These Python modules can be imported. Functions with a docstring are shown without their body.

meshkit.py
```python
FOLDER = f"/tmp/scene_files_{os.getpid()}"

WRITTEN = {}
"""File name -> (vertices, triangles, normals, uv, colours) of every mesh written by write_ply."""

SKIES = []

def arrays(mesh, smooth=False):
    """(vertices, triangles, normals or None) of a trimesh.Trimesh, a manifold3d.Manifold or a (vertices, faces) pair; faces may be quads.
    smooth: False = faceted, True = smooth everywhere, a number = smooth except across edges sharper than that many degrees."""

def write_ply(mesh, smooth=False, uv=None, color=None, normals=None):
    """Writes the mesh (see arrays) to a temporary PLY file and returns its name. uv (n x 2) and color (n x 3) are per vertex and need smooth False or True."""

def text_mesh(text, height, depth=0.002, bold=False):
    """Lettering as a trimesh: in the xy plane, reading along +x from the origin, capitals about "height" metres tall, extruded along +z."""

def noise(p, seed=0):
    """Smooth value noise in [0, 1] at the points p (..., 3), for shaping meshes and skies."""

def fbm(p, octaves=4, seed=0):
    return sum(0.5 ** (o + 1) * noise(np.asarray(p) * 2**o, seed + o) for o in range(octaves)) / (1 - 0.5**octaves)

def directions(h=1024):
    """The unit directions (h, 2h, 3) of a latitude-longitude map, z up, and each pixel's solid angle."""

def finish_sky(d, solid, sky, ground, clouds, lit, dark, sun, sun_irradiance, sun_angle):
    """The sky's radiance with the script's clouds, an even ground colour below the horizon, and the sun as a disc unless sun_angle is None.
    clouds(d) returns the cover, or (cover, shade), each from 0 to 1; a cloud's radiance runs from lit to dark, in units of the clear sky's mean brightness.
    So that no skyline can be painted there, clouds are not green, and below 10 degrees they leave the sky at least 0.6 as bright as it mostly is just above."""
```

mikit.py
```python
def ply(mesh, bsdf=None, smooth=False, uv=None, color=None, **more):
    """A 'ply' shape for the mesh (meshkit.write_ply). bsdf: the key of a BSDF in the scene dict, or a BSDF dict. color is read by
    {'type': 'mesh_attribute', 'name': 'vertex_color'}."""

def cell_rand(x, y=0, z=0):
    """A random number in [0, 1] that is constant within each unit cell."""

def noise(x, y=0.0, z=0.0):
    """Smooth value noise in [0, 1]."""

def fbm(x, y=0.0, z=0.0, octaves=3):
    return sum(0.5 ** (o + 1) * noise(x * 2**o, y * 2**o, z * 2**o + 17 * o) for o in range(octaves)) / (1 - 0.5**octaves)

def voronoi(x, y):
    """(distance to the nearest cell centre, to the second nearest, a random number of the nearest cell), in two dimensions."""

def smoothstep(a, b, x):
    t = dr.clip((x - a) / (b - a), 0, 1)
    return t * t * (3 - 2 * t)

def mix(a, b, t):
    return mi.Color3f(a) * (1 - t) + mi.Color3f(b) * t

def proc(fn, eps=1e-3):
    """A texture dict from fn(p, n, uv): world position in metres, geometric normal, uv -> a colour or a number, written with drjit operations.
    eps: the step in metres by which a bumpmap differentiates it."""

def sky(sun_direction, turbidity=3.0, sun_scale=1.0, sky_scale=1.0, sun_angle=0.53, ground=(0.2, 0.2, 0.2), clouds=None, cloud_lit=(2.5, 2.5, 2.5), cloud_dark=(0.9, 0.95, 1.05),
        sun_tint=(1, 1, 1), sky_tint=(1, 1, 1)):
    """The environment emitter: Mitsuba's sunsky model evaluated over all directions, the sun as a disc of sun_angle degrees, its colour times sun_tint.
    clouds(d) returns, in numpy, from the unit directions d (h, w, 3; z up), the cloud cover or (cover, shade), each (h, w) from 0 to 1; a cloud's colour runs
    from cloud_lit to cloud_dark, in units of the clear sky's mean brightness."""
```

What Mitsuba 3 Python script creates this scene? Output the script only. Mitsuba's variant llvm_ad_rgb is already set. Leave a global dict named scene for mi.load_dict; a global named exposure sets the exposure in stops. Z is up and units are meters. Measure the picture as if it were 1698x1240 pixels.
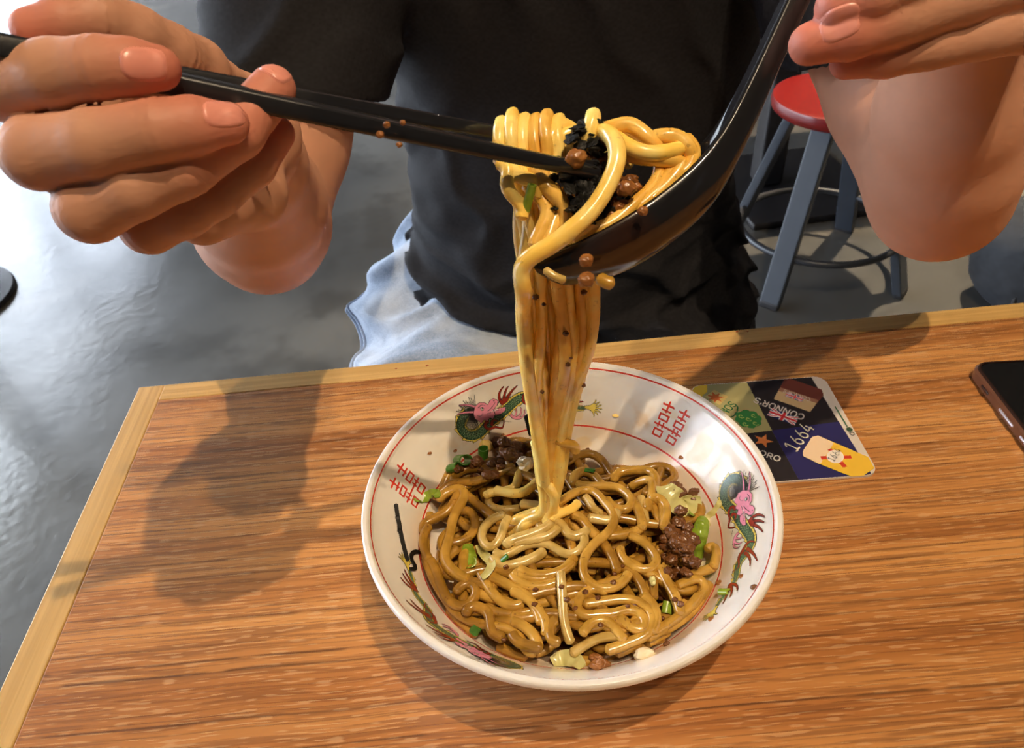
"""A diner lifting noodles out of a ramen bowl with chopsticks and a ladle. Units metres, z up, table top at 0.75."""
import math
import numpy as np
import trimesh
import manifold3d as m3
import shapely
import shapely.geometry as sg
import shapely.affinity as sa
import drjit as dr
import mitsuba as mi
import mikit
import meshkit

T = mi.ScalarTransform4f
scene, labels = {}, {}
RNG = np.random.default_rng(7)

# ------------------------------------------------------------------ camera
FOCAL, PITCH, ROLL, YAW, CAM_Z = 1255.0, 0.691978, -0.0740768, math.radians(1.9975), 1.1126


def camera_axes():
    f = np.array([0, math.cos(PITCH), -math.sin(PITCH)])
    r = np.array([1.0, 0, 0])
    u = np.cross(r, f)
    r2, u2 = r * math.cos(ROLL) + u * math.sin(ROLL), -r * math.sin(ROLL) + u * math.cos(ROLL)
    c, s = math.cos(-YAW), math.sin(-YAW)
    m = np.array([[c, -s, 0], [s, c, 0], [0, 0, 1]])
    return m @ r2, m @ u2, m @ f


RIGHT, UP, FWD = camera_axes()
EYE = np.array([0, 0, CAM_Z])
scene["camera"] = {"type": "thinlens", "fov": math.degrees(2 * math.atan(849 / FOCAL)), "fov_axis": "x", "aperture_radius": 0.0006, "focus_distance": 0.36,
                   "near_clip": 0.02, "far_clip": 100.0,
                   "to_world": T().look_at(origin=EYE.tolist(), target=(EYE + FWD).tolist(), up=UP.tolist())}

# ------------------------------------------------------------------ daylight and exposure
scene["sky"] = mikit.sky((-0.6, 0.5, 0.62), turbidity=5.0, sun_scale=0.0, sky_scale=24.0, sky_tint=(0.76, 0.93, 1.22), ground=(0.3, 0.3, 0.3),
                         clouds=lambda d: (0.55 + 0.4 * meshkit.fbm(d * 3.0, 4, 3), 0.35 * meshkit.fbm(d * 4.0, 3, 9)), cloud_lit=(1.25, 1.25, 1.25), cloud_dark=(0.9, 0.95, 1.0))
exposure = 1.33
LAMP_A = dict(pos=(0.30, -0.17, 2.62), aim=(0.12, 0.42, 0.75), power=(5900.0, 4480.0, 2900.0), r=0.0122, cone=33)
LAMP_B = dict(pos=(0.20, -0.52, 2.56), aim=(0.16, 0.35, 0.75), power=(3000.0, 2300.0, 1500.0), r=0.0122, cone=33)
LAMP_C = dict(pos=(1.35, 2.25, 2.70), aim=(1.18, 1.75, 0.0), power=(8500.0, 6500.0, 4300.0), r=0.03, cone=24)


def at(px, py, d):
    """The point at distance d along the viewing axis on the line of sight that the frame position (px, py) has."""
    return EYE + d * ((px - 849) / FOCAL * RIGHT - (py - 620) / FOCAL * UP + FWD)


def atz(px, py, z):
    q = at(px, py, 1.0) - EYE
    return EYE + q * ((z - CAM_Z) / q[2])


# ------------------------------------------------------------------ helpers
def num(name):
    if name not in scene and not any(k.startswith(name + "__") for k in scene):
        return name
    i = 1
    while f"{name}_{i:03d}" in scene or any(k.startswith(f"{name}_{i:03d}__") for k in scene):
        i += 1
    return f"{name}_{i:03d}"


COUNT = {}


def fresh(name):
    """name, name_001, name_002 ... (a counter, for the long runs)"""
    c = COUNT.get(name, -1) + 1
    COUNT[name] = c
    return name if c == 0 else f"{name}_{c:03d}"


def tag(key, label=None, cat=None, group=None, kind=None):
    d = {k: v for k, v in (("label", label), ("category", cat), ("group", group), ("kind", kind)) if v}
    if d:
        labels[key] = d
    return key


def add(name, mesh, bsdf, label=None, cat=None, group=None, kind=None, parent=None, smooth=False, **kw):
    key = fresh((parent + "__" + name) if parent else name)
    scene[key] = mikit.ply(mesh, bsdf, smooth=smooth, **kw)
    return tag(key, label, cat, group, kind)


def thing(name, label, cat, group=None):
    return tag(fresh(name), label, cat, group)


def join(ms):
    return trimesh.util.concatenate([m if isinstance(m, trimesh.Trimesh) else trimesh.Trimesh(*m, process=False) for m in ms])


def rbox(x0, x1, y0, y1, z0, z1, r=0.002, seg=8):
    """A box with rounded edges: the hull of eight small spheres."""
    r = min(r, (x1 - x0) / 2.01, (y1 - y0) / 2.01, (z1 - z0) / 2.01)
    s = m3.Manifold.sphere(r, seg)
    return m3.Manifold.batch_hull([s.translate((x, y, z)) for x in (x0 + r, x1 - r) for y in (y0 + r, y1 - r) for z in (z0 + r, z1 - r)])


def tm(m):
    if isinstance(m, trimesh.Trimesh):
        return m
    q = m.to_mesh()
    return trimesh.Trimesh(np.array(q.vert_properties[:, :3], float), np.array(q.tri_verts), process=False)


def moved(mesh, mat):
    m = tm(mesh).copy()
    m.apply_transform(np.asarray(mat, float))
    return m


def frame(o, x, y, z):
    m = np.eye(4)
    m[:3, 0], m[:3, 1], m[:3, 2], m[:3, 3] = x, y, z, o
    return m


def rotz(a, o=(0, 0, 0)):
    return frame(o, (math.cos(a), math.sin(a), 0), (-math.sin(a), math.cos(a), 0), (0, 0, 1))


def lathe(profile, n=160, closed=False, a0=0.0, a1=2 * math.pi):
    """Turns (r, z) pairs about z."""
    p = np.asarray(profile, float)
    full = abs(a1 - a0 - 2 * math.pi) < 1e-6
    a = np.linspace(a0, a1, n + (0 if full else 1), endpoint=not full)
    k, m = len(p), len(a)
    v = np.stack([p[None, :, 0] * np.cos(a)[:, None], p[None, :, 0] * np.sin(a)[:, None], np.broadcast_to(p[:, 1], (m, k))], -1).reshape(-1, 3)
    i = np.arange(m if full else m - 1)
    j = np.arange(k if closed else k - 1)
    I, J = np.meshgrid(i, j, indexing="ij")
    I2, J2 = (I + 1) % m, (J + 1) % k
    q = np.stack([I * k + J, I2 * k + J, I2 * k + J2, I * k + J2], -1).reshape(-1, 4)
    f = np.vstack([q[:, [0, 1, 2]], q[:, [0, 2, 3]]])
    return trimesh.Trimesh(v, f, process=False)


def smooth_path(pts, step, closed=False):
    """A cubic through the points (any dimension), resampled at about step."""
    from scipy.interpolate import CubicSpline
    p = np.asarray(pts, float)
    d = np.r_[0, np.cumsum(np.maximum(np.linalg.norm(np.diff(p[:, :3], axis=0), axis=1), 1e-6) ** 0.75)]
    cs = CubicSpline(d, p)
    q = cs(np.linspace(0, d[-1], 400))
    L = np.r_[0, np.cumsum(np.linalg.norm(np.diff(q[:, :3], axis=0), axis=1))]
    n = max(4, int(L[-1] / step) + 1)
    return np.stack([np.interp(np.linspace(0, L[-1], n), L, q[:, k]) for k in range(q.shape[1])], 1)


def tube(path, radius, sides=10, flat=1.0, cap=True, square=0.0, twist=0.0):
    """A tube along a path with parallel-transported frames; radius a number or per point; flat squeezes it along its second axis; rounded ends."""
    p = np.asarray(path, float)[:, :3]
    r = np.broadcast_to(np.asarray(radius, float), (len(p),)).copy()
    if cap:
        t0, t1 = p[0] - p[1], p[-1] - p[-2]
        t0, t1 = t0 / np.linalg.norm(t0), t1 / np.linalg.norm(t1)
        e = np.array([0.55, 0.3, 0.0])
        w = np.array([0.30, 0.72, 0.94])
        p = np.vstack([[p[0] + t0 * r[0] * x * 0.9 for x in e], p, [p[-1] + t1 * r[-1] * x * 0.9 for x in e[::-1]]])
        r = np.r_[w * r[0], r, w[::-1] * r[-1]]
    t = np.gradient(p, axis=0)
    t /= np.linalg.norm(t, axis=1, keepdims=True) + 1e-12
    u = np.zeros_like(p)
    a = np.array([0, 0, 1.0]) if abs(t[0, 2]) < 0.9 else np.array([1.0, 0, 0])
    u[0] = a - t[0] * (a @ t[0])
    u[0] /= np.linalg.norm(u[0])
    for i in range(1, len(p)):
        v = u[i - 1] - t[i] * (u[i - 1] @ t[i])
        u[i] = v / (np.linalg.norm(v) + 1e-12)
    w = np.cross(t, u)
    g = np.arange(sides) * 2 * np.pi / sides
    cg, sgn = np.cos(g), np.sin(g)
    if square:
        k = (np.abs(cg) ** 4 + np.abs(sgn) ** 4) ** -0.25
        k = 1 + square * (k - 1)
        cg, sgn = cg * k, sgn * k
    if twist:
        ph = np.linspace(0, twist, len(p))
        u, w = u * np.cos(ph)[:, None] + w * np.sin(ph)[:, None], w * np.cos(ph)[:, None] - u * np.sin(ph)[:, None]
    v = p[:, None] + r[:, None, None] * (cg[None, :, None] * w[:, None] + flat * sgn[None, :, None] * u[:, None])
    n = len(p)
    I, J = np.meshgrid(np.arange(n - 1), np.arange(sides), indexing="ij")
    q = np.stack([I * sides + J, I * sides + (J + 1) % sides, (I + 1) * sides + (J + 1) % sides, (I + 1) * sides + J], -1).reshape(-1, 4)
    f = np.vstack([q[:, [0, 1, 2]], q[:, [0, 2, 3]]])
    v = np.vstack([v.reshape(-1, 3), [p[0]], [p[-1]]])
    k = np.arange(sides)
    f = np.vstack([f, np.stack([np.full(sides, n * sides), (k + 1) % sides, k], 1), np.stack([np.full(sides, n * sides + 1), (n - 1) * sides + k, (n - 1) * sides + (k + 1) % sides], 1)])
    return trimesh.Trimesh(v, f, process=False)


def blob(c, size, seed, rough=0.35, sub=2, freq=None):
    """An irregular lump."""
    m = trimesh.creation.icosphere(sub)
    v = np.array(m.vertices)
    n = meshkit.fbm(v * 1.6 + seed * 3.17, 3, seed) - 0.5
    v = v * (1 + 2 * rough * n)[:, None] * np.asarray(size)
    return trimesh.Trimesh(v + np.asarray(c), m.faces, process=False)


def flat_poly(poly, z=0.0, edge=None):
    """A shapely polygon as a flat triangle mesh, triangles cut down to the edge length."""
    ms = []
    for g in getattr(poly, "geoms", [poly]):
        if g.is_empty or g.area < 1e-12 or g.geom_type != "Polygon":
            continue
        try:
            v, f = trimesh.creation.triangulate_polygon(g, engine="earcut")
        except Exception:
            continue
        if len(f):
            ms.append(trimesh.Trimesh(np.c_[v, np.full(len(v), z)], f, process=False))
    if not ms:
        return None
    m = join(ms)
    if edge:
        v, f = trimesh.remesh.subdivide_to_size(m.vertices, m.faces, edge, max_iter=12)
        m = trimesh.Trimesh(v, f, process=False)
    n = m.face_normals[:, 2]
    f = np.array(m.faces)
    f[n < 0] = f[n < 0][:, ::-1]
    return trimesh.Trimesh(m.vertices, f, process=False)


def lin(r, g, b):
    c = np.array([r, g, b]) / 255.0
    return np.where(c <= 0.04045, c / 12.92, ((c + 0.055) / 1.055) ** 2.4).tolist()


def rgb(c):
    return {"type": "rgb", "value": [float(x) for x in c]}


def mat(name, color, rough=0.5, spec=0.5, clear=0.0, clear_gloss=0.9, metallic=0.0, sheen=0.0, bump=None, bump_scale=1.0, two=True, **kw):
    """A principled material as a scene entry; color: linear rgb, or a function for mikit.proc."""
    c = mikit.proc(color) if callable(color) else (color if isinstance(color, dict) else rgb(color))
    b = {"type": "principled", "base_color": c, "roughness": mikit.proc(rough) if callable(rough) else rough, "specular": spec, **kw}
    if clear:
        b["clearcoat"], b["clearcoat_gloss"] = clear, clear_gloss
    if metallic:
        b["metallic"] = metallic
    if sheen:
        b["sheen"] = sheen
    if bump:
        b = {"type": "bumpmap", "tex": mikit.proc(bump, eps=kw.pop("eps", 4e-4)), "scale": bump_scale, "bsdf": b}
    scene[name] = {"type": "twosided", "bsdf": b} if two else b
    return name


VCOL = {"type": "mesh_attribute", "name": "vertex_color"}
noise, fbm, mix, smoothstep = mikit.noise, mikit.fbm, mikit.mix, mikit.smoothstep
# ------------------------------------------------------------------ the room
def floor_color(p, n, uv):
    a = fbm(p.x * 1.3 + 5, p.y * 1.3, 0, 4)
    b = fbm(p.x * 7, p.y * 7 + 3, 1, 4)
    c = mix(lin(70, 71, 70), lin(108, 107, 102), smoothstep(0.3, 0.72, a))
    c = mix(c, mi.Color3f(lin(56, 54, 50)), 0.5 * smoothstep(0.5, 0.8, b))
    return mix(c, mi.Color3f(lin(138, 132, 120)), 0.35 * smoothstep(0.6, 0.85, fbm(p.x * 3.1, p.y * 3.1 + 9, 4, 3)))


def floor_bump(p, n, uv):
    return 0.0006 * fbm(p.x * 5, p.y * 7, 0, 3) + 0.00025 * fbm(p.x * 60, p.y * 60, 3, 2)


mat("m_concrete", floor_color, rough=lambda p, n, uv: 0.13 + 0.17 * fbm(p.x * 5, p.y * 5, 2, 3), spec=0.5, bump=floor_bump, bump_scale=1.0)
mat("m_plaster", lin(188, 182, 172), rough=0.85)
mat("m_dark_wall", lin(96, 88, 80), rough=0.8)
mat("m_ceiling", lin(120, 116, 110), rough=0.9)
mat("m_frame", lin(52, 54, 57), rough=0.4)
XW, XE, YN, YS, ZC = -3.4, 4.2, 7.2, -3.2, 3.0


def slab(name, x0, x1, y0, y1, z0, z1, m, label):
    add(name, rbox(x0, x1, y0, y1, z0, z1, 0.004), m, label, kind="structure", smooth=40)


slab("floor", XW - 0.2, XE + 0.2, YS - 0.2, YN + 0.2, -0.1, 0.0, "m_concrete", "polished grey concrete floor")
slab("ceiling", XW - 0.2, XE + 0.2, YS - 0.2, YN + 0.2, ZC, ZC + 0.12, "m_ceiling", "plain ceiling of the dining room")
slab("wall_right", XE, XE + 0.15, YS, YN, 0.0, ZC, "m_dark_wall", "plain side wall")
slab("wall_back", XW, XE, YN, YN + 0.15, 0.0, ZC, "m_plaster", "plain wall behind the diner")
slab("wall_front", XW, XE, YS - 0.15, YS, 0.0, ZC, "m_dark_wall", "plain wall behind the camera")
# glazed shopfront on the left: header, sill, posts and panes
slab("wall_left", XW - 0.12, XW, YS, YN, 2.78, ZC, "m_plaster", "wall above the shop windows")
mat("m_pane", (1, 1, 1))
scene["m_pane"] = {"type": "thindielectric", "int_ior": 1.5}
YG = 0.0
slab("wall_left_near", XW - 0.12, XW, YS, YG, 0.0, 2.78, "m_dark_wall", "solid wall on the near left side")
ny = 5
ye = np.linspace(YG, YN, ny + 1)
for i in range(ny):
    nm = f"window_{i + 1}"
    tag(nm, "tall shop window pane in a dark frame", kind="structure")
    x0, x1 = XW - 0.07, XW - 0.01
    fr = [rbox(x0, x1, ye[i], ye[i] + 0.06, 0.0, 2.78, 0.004), rbox(x0, x1, ye[i + 1] - 0.06, ye[i + 1], 0.0, 2.78, 0.004),
          rbox(x0, x1, ye[i] + 0.06, ye[i + 1] - 0.06, 0.0, 0.10, 0.004), rbox(x0, x1, ye[i] + 0.06, ye[i + 1] - 0.06, 2.70, 2.78, 0.004),
          rbox(x0, x1, ye[i] + 0.06, ye[i + 1] - 0.06, 2.05, 2.10, 0.004)]
    add("frame", join([tm(q) for q in fr]), "m_frame", parent=nm, smooth=40)
    scene[nm + "__pane"] = {"type": "rectangle", "to_world": T() @ T([[0, 0, 1, XW - 0.04], [0.0, (ye[i + 1] - ye[i]) / 2 - 0.05, 0, (ye[i] + ye[i + 1]) / 2], [-1.36, 0, 0, 1.40], [0, 0, 0, 1]]), "bsdf": {"type": "ref", "id": "m_pane"}}

# ceiling spotlights: can, stem, lit lens
mat("m_black_metal", lin(38, 38, 40), rough=0.45)


def spotlight(spec, label):
    t = thing("spotlight", label, "lamp")
    o, g = np.array(spec["pos"]), np.array(spec["aim"])
    d = (g - o) / np.linalg.norm(g - o)
    x = np.cross(d, [0, 1, 0]); x /= np.linalg.norm(x)
    y = np.cross(d, x)
    m = frame(o, x, y, d)
    L = (0.052 - spec["r"] * 0.0) / math.tan(math.radians(spec["cone"]))
    can = lathe([(0.002, -0.07), (0.05, -0.07), (0.055, -0.06), (0.055, L), (0.052, L), (0.052, -0.002), (0.002, -0.002)], 48)
    add("can", moved(can, m), "m_black_metal", parent=t, smooth=30)
    add("stem", tube(np.array([o - d * 0.05, [o[0], o[1], ZC]]), 0.008, 10), "m_black_metal", parent=t, smooth=30)
    lens = trimesh.creation.cylinder(spec["r"], 0.001, sections=40)
    k = fresh(t + "__lens")
    scene[k] = mikit.ply(moved(lens, m), "m_black_metal", emitter={"type": "area", "radiance": rgb(spec["power"])})


spotlight(LAMP_A, "black ceiling spotlight over the table, the one above the camera")
spotlight(LAMP_B, "black ceiling spotlight over the table, the one behind the camera")
spotlight(LAMP_C, "black ceiling spotlight over the red stool")

# ------------------------------------------------------------------ dining table
def laminate(p, n, uv):
    wob = 0.006 * (fbm(p.x * 3.0, p.y * 4, 0, 3) - 0.5) + 0.0016 * (noise(p.x * 22, p.y * 30) - 0.5)
    y = p.y + wob + 0.012 * p.x
    fine = fbm(p.x * 22, y * 700, 1, 3)
    fleck = noise(p.x * 110, y * 1300, 3)
    broad = fbm(p.x * 1.2, y * 60, 2, 3)
    c = mix(lin(170, 110, 58), lin(205, 146, 84), smoothstep(0.25, 0.75, broad))
    c = mix(c, mi.Color3f(lin(128, 80, 46)), 0.55 * smoothstep(0.48, 0.70, fine))
    c = mix(c, mi.Color3f(lin(222, 178, 130)), 0.40 * smoothstep(0.62, 0.85, fleck))
    for f, o, st in ((118, 0, 0.75), (260, 40, 0.5)):
        k = y * f + 0.8 * noise(p.x * 2.2, y * 14, 8 + o)
        cell = dr.floor(k)
        ctr = 0.3 + 0.4 * mikit.cell_rand(cell, 3, 1 + o)
        w = 0.06 + 0.12 * mikit.cell_rand(cell, 5, 1 + o)
        line = smoothstep(w, 0.0, dr.abs(k - cell - ctr)) * (0.35 + 0.65 * noise(p.x * 7, cell * 3.7, 2 + o)) * smoothstep(0.15, 0.5, noise(p.x * 2.5 + cell * 5, cell, 6 + o))
        c = mix(c, mi.Color3f(lin(72, 44, 30)), st * line * smoothstep(0.15, 0.5, noise(p.x * 70, y * 600, 4 + o)))
    return c


def lam_bump(p, n, uv):
    return 0.00012 * fbm(p.x * 90, p.y * 1400, 1, 2)


mat("m_laminate", laminate, rough=0.36, spec=0.45, bump=lam_bump, bump_scale=1.0)


def trim_color(axis):
    def fn(p, n, uv):
        a, b = (p.x, p.y) if axis == 0 else (p.y, p.x)
        g = fbm(a * 9, b * 420 + p.z * 300, 2, 3)
        c = mix(lin(198, 158, 94), lin(212, 174, 110), smoothstep(0.25, 0.75, g))
        return mix(c, mi.Color3f(lin(176, 134, 74)), 0.22 * smoothstep(0.6, 0.85, noise(a * 14, b * 900, 5)))
    return fn


mat("m_trim_x", trim_color(0), rough=0.33, spec=0.5)
mat("m_trim_y", trim_color(1), rough=0.33, spec=0.5)
TX0, TX1, TY0, TY1, TZ = -0.2706, 0.93, -0.236, 0.4647, 0.75
tw, th = 0.0196, 0.036
tb = thing("dining_table", "wood-effect laminate table with a pale wood edge band under the ramen bowl", "table")
add("top_panel", rbox(TX0 + tw + 0.0004, TX1 - tw - 0.0004, TY0 + tw + 0.0004, TY1 - 0.0178 - 0.0004, TZ - 0.032, TZ, 0.0006), "m_laminate", parent=tb, smooth=30)


def trim_bar(x0, x1, y0, y1, m):
    add("edge_band", rbox(x0, x1, y0, y1, TZ - th, TZ + 0.0001, 0.0009, 10), m, parent=tb, smooth=35)


trim_bar(TX0, TX0 + tw, TY0, TY1, "m_trim_y")
trim_bar(TX1 - tw, TX1, TY0, TY1, "m_trim_y")
trim_bar(TX0 + tw, TX1 - tw, TY1 - 0.0178, TY1, "m_trim_x")
trim_bar(TX0 + tw, TX1 - tw, TY0, TY0 + tw, "m_trim_x")
cxm, cym = (TX0 + TX1) / 2, (TY0 + TY1) / 2
add("pedestal", rbox(cxm - 0.04, cxm + 0.04, cym - 0.04, cym + 0.04, 0.015, TZ - 0.032, 0.005), "m_black_metal", parent=tb, smooth=30)
add("base_plate", rbox(cxm - 0.25, cxm + 0.25, cym - 0.25, cym + 0.25, 0.0, 0.016, 0.004), "m_black_metal", parent=tb, smooth=30)
# red sauce specks on the far edge band
mat("m_red_speck", lin(150, 40, 22), rough=0.4)
for i, (px, py) in enumerate([(708, 606), (657, 611), (1222, 550), (1239, 549)]):
    o = atz(px, py, TZ)
    add("sauce_speck", blob(o + [0, 0, 0.0001], (0.0011, 0.0007, 0.0003), 40 + i, 0.4, 2), "m_red_speck", "tiny red sauce speck on the far edge band, " + ("right" if px > 1000 else "left") + " of the hanging noodles", "sauce speck", ("sauce specks right of the noodles" if px > 1000 else "sauce specks left of the noodles"), smooth=True)

# ------------------------------------------------------------------ ramen bowl
BC = np.array([0.0328, 0.2561])
BZ = TZ
mat("m_ceramic", lin(232, 228, 220), rough=0.16, spec=0.5, clear=0.8, clear_gloss=0.97)


def stained(p, n, uv):
    dx, dy, h = p.x - BC[0], p.y - BC[1], p.z - BZ
    st = smoothstep(0.50, 0.80, fbm(p.x * 80, p.y * 80, p.z * 80 + 2, 4)) * smoothstep(0.062, 0.044, h) * smoothstep(0.02, 0.06, dy + 0.3 * dx)
    st = dr.maximum(st, 0.75 * smoothstep(0.052, 0.036, h) * smoothstep(0.30, 0.62, fbm(p.x * 30, p.y * 30, p.z * 30, 3)))
    drip = smoothstep(0.62, 0.72, noise(p.x * 120, p.y * 120, p.z * 60)) * smoothstep(0.066, 0.05, h) * smoothstep(0.03, 0.07, dx * 0.5 + dy)
    c = mix(lin(234, 230, 222), lin(206, 162, 92), 0.62 * st)
    return mix(c, mi.Color3f(lin(226, 190, 110)), 0.45 * drip)


mat("m_ceramic_in", stained, rough=0.14, spec=0.5, clear=0.8, clear_gloss=0.97)
bowl = thing("ramen_bowl", "white ramen bowl printed with dragons and red rings on the wooden table", "bowl")
IN0, IN1 = (0.080, 0.040), (0.0995, 0.066)
outer = [(0.0, 0.0035), (0.036, 0.0035), (0.038, 0.0), (0.043, 0.0), (0.0452, 0.006), (0.056, 0.0105), (0.071, 0.0215), (0.084, 0.036), (0.0945, 0.0505), (0.1012, 0.0618), (0.1040, 0.0662),
         (0.1049, 0.0682), (0.1047, 0.0698), (0.1037, 0.0709), (0.1022, 0.0709), (0.1010, 0.0698)]
inner = [(0.1010, 0.0698), (0.0999, 0.0672), IN1, (0.0930, 0.05733), (0.0865, 0.04867), IN0, (0.0770, 0.0365), (0.071, 0.0302), (0.060, 0.0218), (0.045, 0.0145), (0.025, 0.0108), (0.0, 0.0100)]


def fine(prof, k=4):
    p = np.array(prof)
    d = np.r_[0, np.cumsum(np.linalg.norm(np.diff(p, axis=0), axis=1))]
    from scipy.interpolate import PchipInterpolator
    u = np.concatenate([np.linspace(d[i], d[i + 1], k, endpoint=False) for i in range(len(d) - 1)] + [[d[-1]]])
    return np.c_[PchipInterpolator(d, p[:, 0])(u), PchipInterpolator(d, p[:, 1])(u)]


IN_F = fine(inner)
at_bowl = np.array([BC[0], BC[1], BZ])
mb = lathe(fine(outer), 220); mb.apply_translation(at_bowl)
add("body", mb, "m_ceramic", parent=bowl, smooth=True)
mbi = lathe(IN_F, 220); mbi.apply_translation(at_bowl)
add("inside", mbi, "m_ceramic_in", parent=bowl, smooth=True)
SLANT = math.hypot(IN1[0] - IN0[0], IN1[1] - IN0[1])
TAN = np.array([(IN1[0] - IN0[0]) / SLANT, (IN1[1] - IN0[1]) / SLANT])
NIN = np.array([-TAN[1], TAN[0]])


def on_wall(s, t, lift, a0):
    """Inner wall of the bowl: s metres clockwise along it from the angle a0, t metres up it from the lower ring."""
    a = a0 - s / 0.09
    r = IN0[0] + TAN[0] * t + NIN[0] * lift
    z = IN0[1] + TAN[1] * t + NIN[1] * lift
    return np.stack([BC[0] + r * np.cos(a), BC[1] + r * np.sin(a), BZ + z], -1)


mat("m_print", VCOL, rough=0.2, spec=0.5, clear=0.6, clear_gloss=0.97)
RED = lin(206, 62, 48)


def paint(layers, a0):
    """Layers of (polygon in mm, colour), each a hair above the one before, laid on the bowl's wall as one mesh."""
    ms, cols = [], []
    for i, (poly, col) in enumerate(layers):
        m = flat_poly(poly, 0.0, 2.2)
        if m is None:
            continue
        v = np.array(m.vertices)
        w = on_wall(v[:, 0] / 1000, v[:, 1] / 1000, 0.00010 + 0.000022 * i, a0)
        f = np.array(m.faces)
        ms.append(trimesh.Trimesh(w, f, process=False))
        cols.append(np.tile(col, (len(w), 1)))
    m = join(ms)
    fn = m.face_normals
    c = m.triangles_center - [BC[0], BC[1], BZ + 0.3]
    if np.mean((fn * c).sum(1)) > 0:
        m = trimesh.Trimesh(m.vertices, np.array(m.faces)[:, ::-1], process=False)
    return m, np.vstack(cols)


for nm, t0, wid in (("upper_ring", 0.0333, 0.00095), ("lower_ring", -0.0003, 0.0010)):
    pr = [(IN0[0] + TAN[0] * t + NIN[0] * 0.00012, IN0[1] + TAN[1] * t + NIN[1] * 0.00012) for t in np.linspace(t0 - wid / 2, t0 + wid / 2, 4)]
    if nm == "upper_ring":
        pr = [(0.1002 + 0.0004 * k, 0.0681 + 0.00086 * k - 0.0) for k in (0, 0.33, 0.66, 1.0)]
        pr = [(r - 0.00014, z + 0.00005) for r, z in pr]
    mr = lathe(pr, 220); mr.apply_translation(at_bowl)
    mat("m_red_line", RED, rough=0.2, clear=0.6) if "m_red_line" not in scene else None
    add(nm, mr, "m_red_line", parent=bowl, smooth=True)


def stroke(pts, w, w1=None):
    """A tapering stroke as a polygon (mm)."""
    p = smooth_path(np.c_[np.array(pts, float), np.zeros(len(pts))], 0.5)[:, :2] if len(pts) > 2 else np.linspace(pts[0], pts[1], 8)
    n = len(p)
    rr = np.linspace(w, w if w1 is None else w1, n) / 2
    return shapely.union_all([sg.LineString([p[i], p[i + 1]]).buffer(max(rr[i], 0.03), 4) for i in range(n - 1)])


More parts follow.
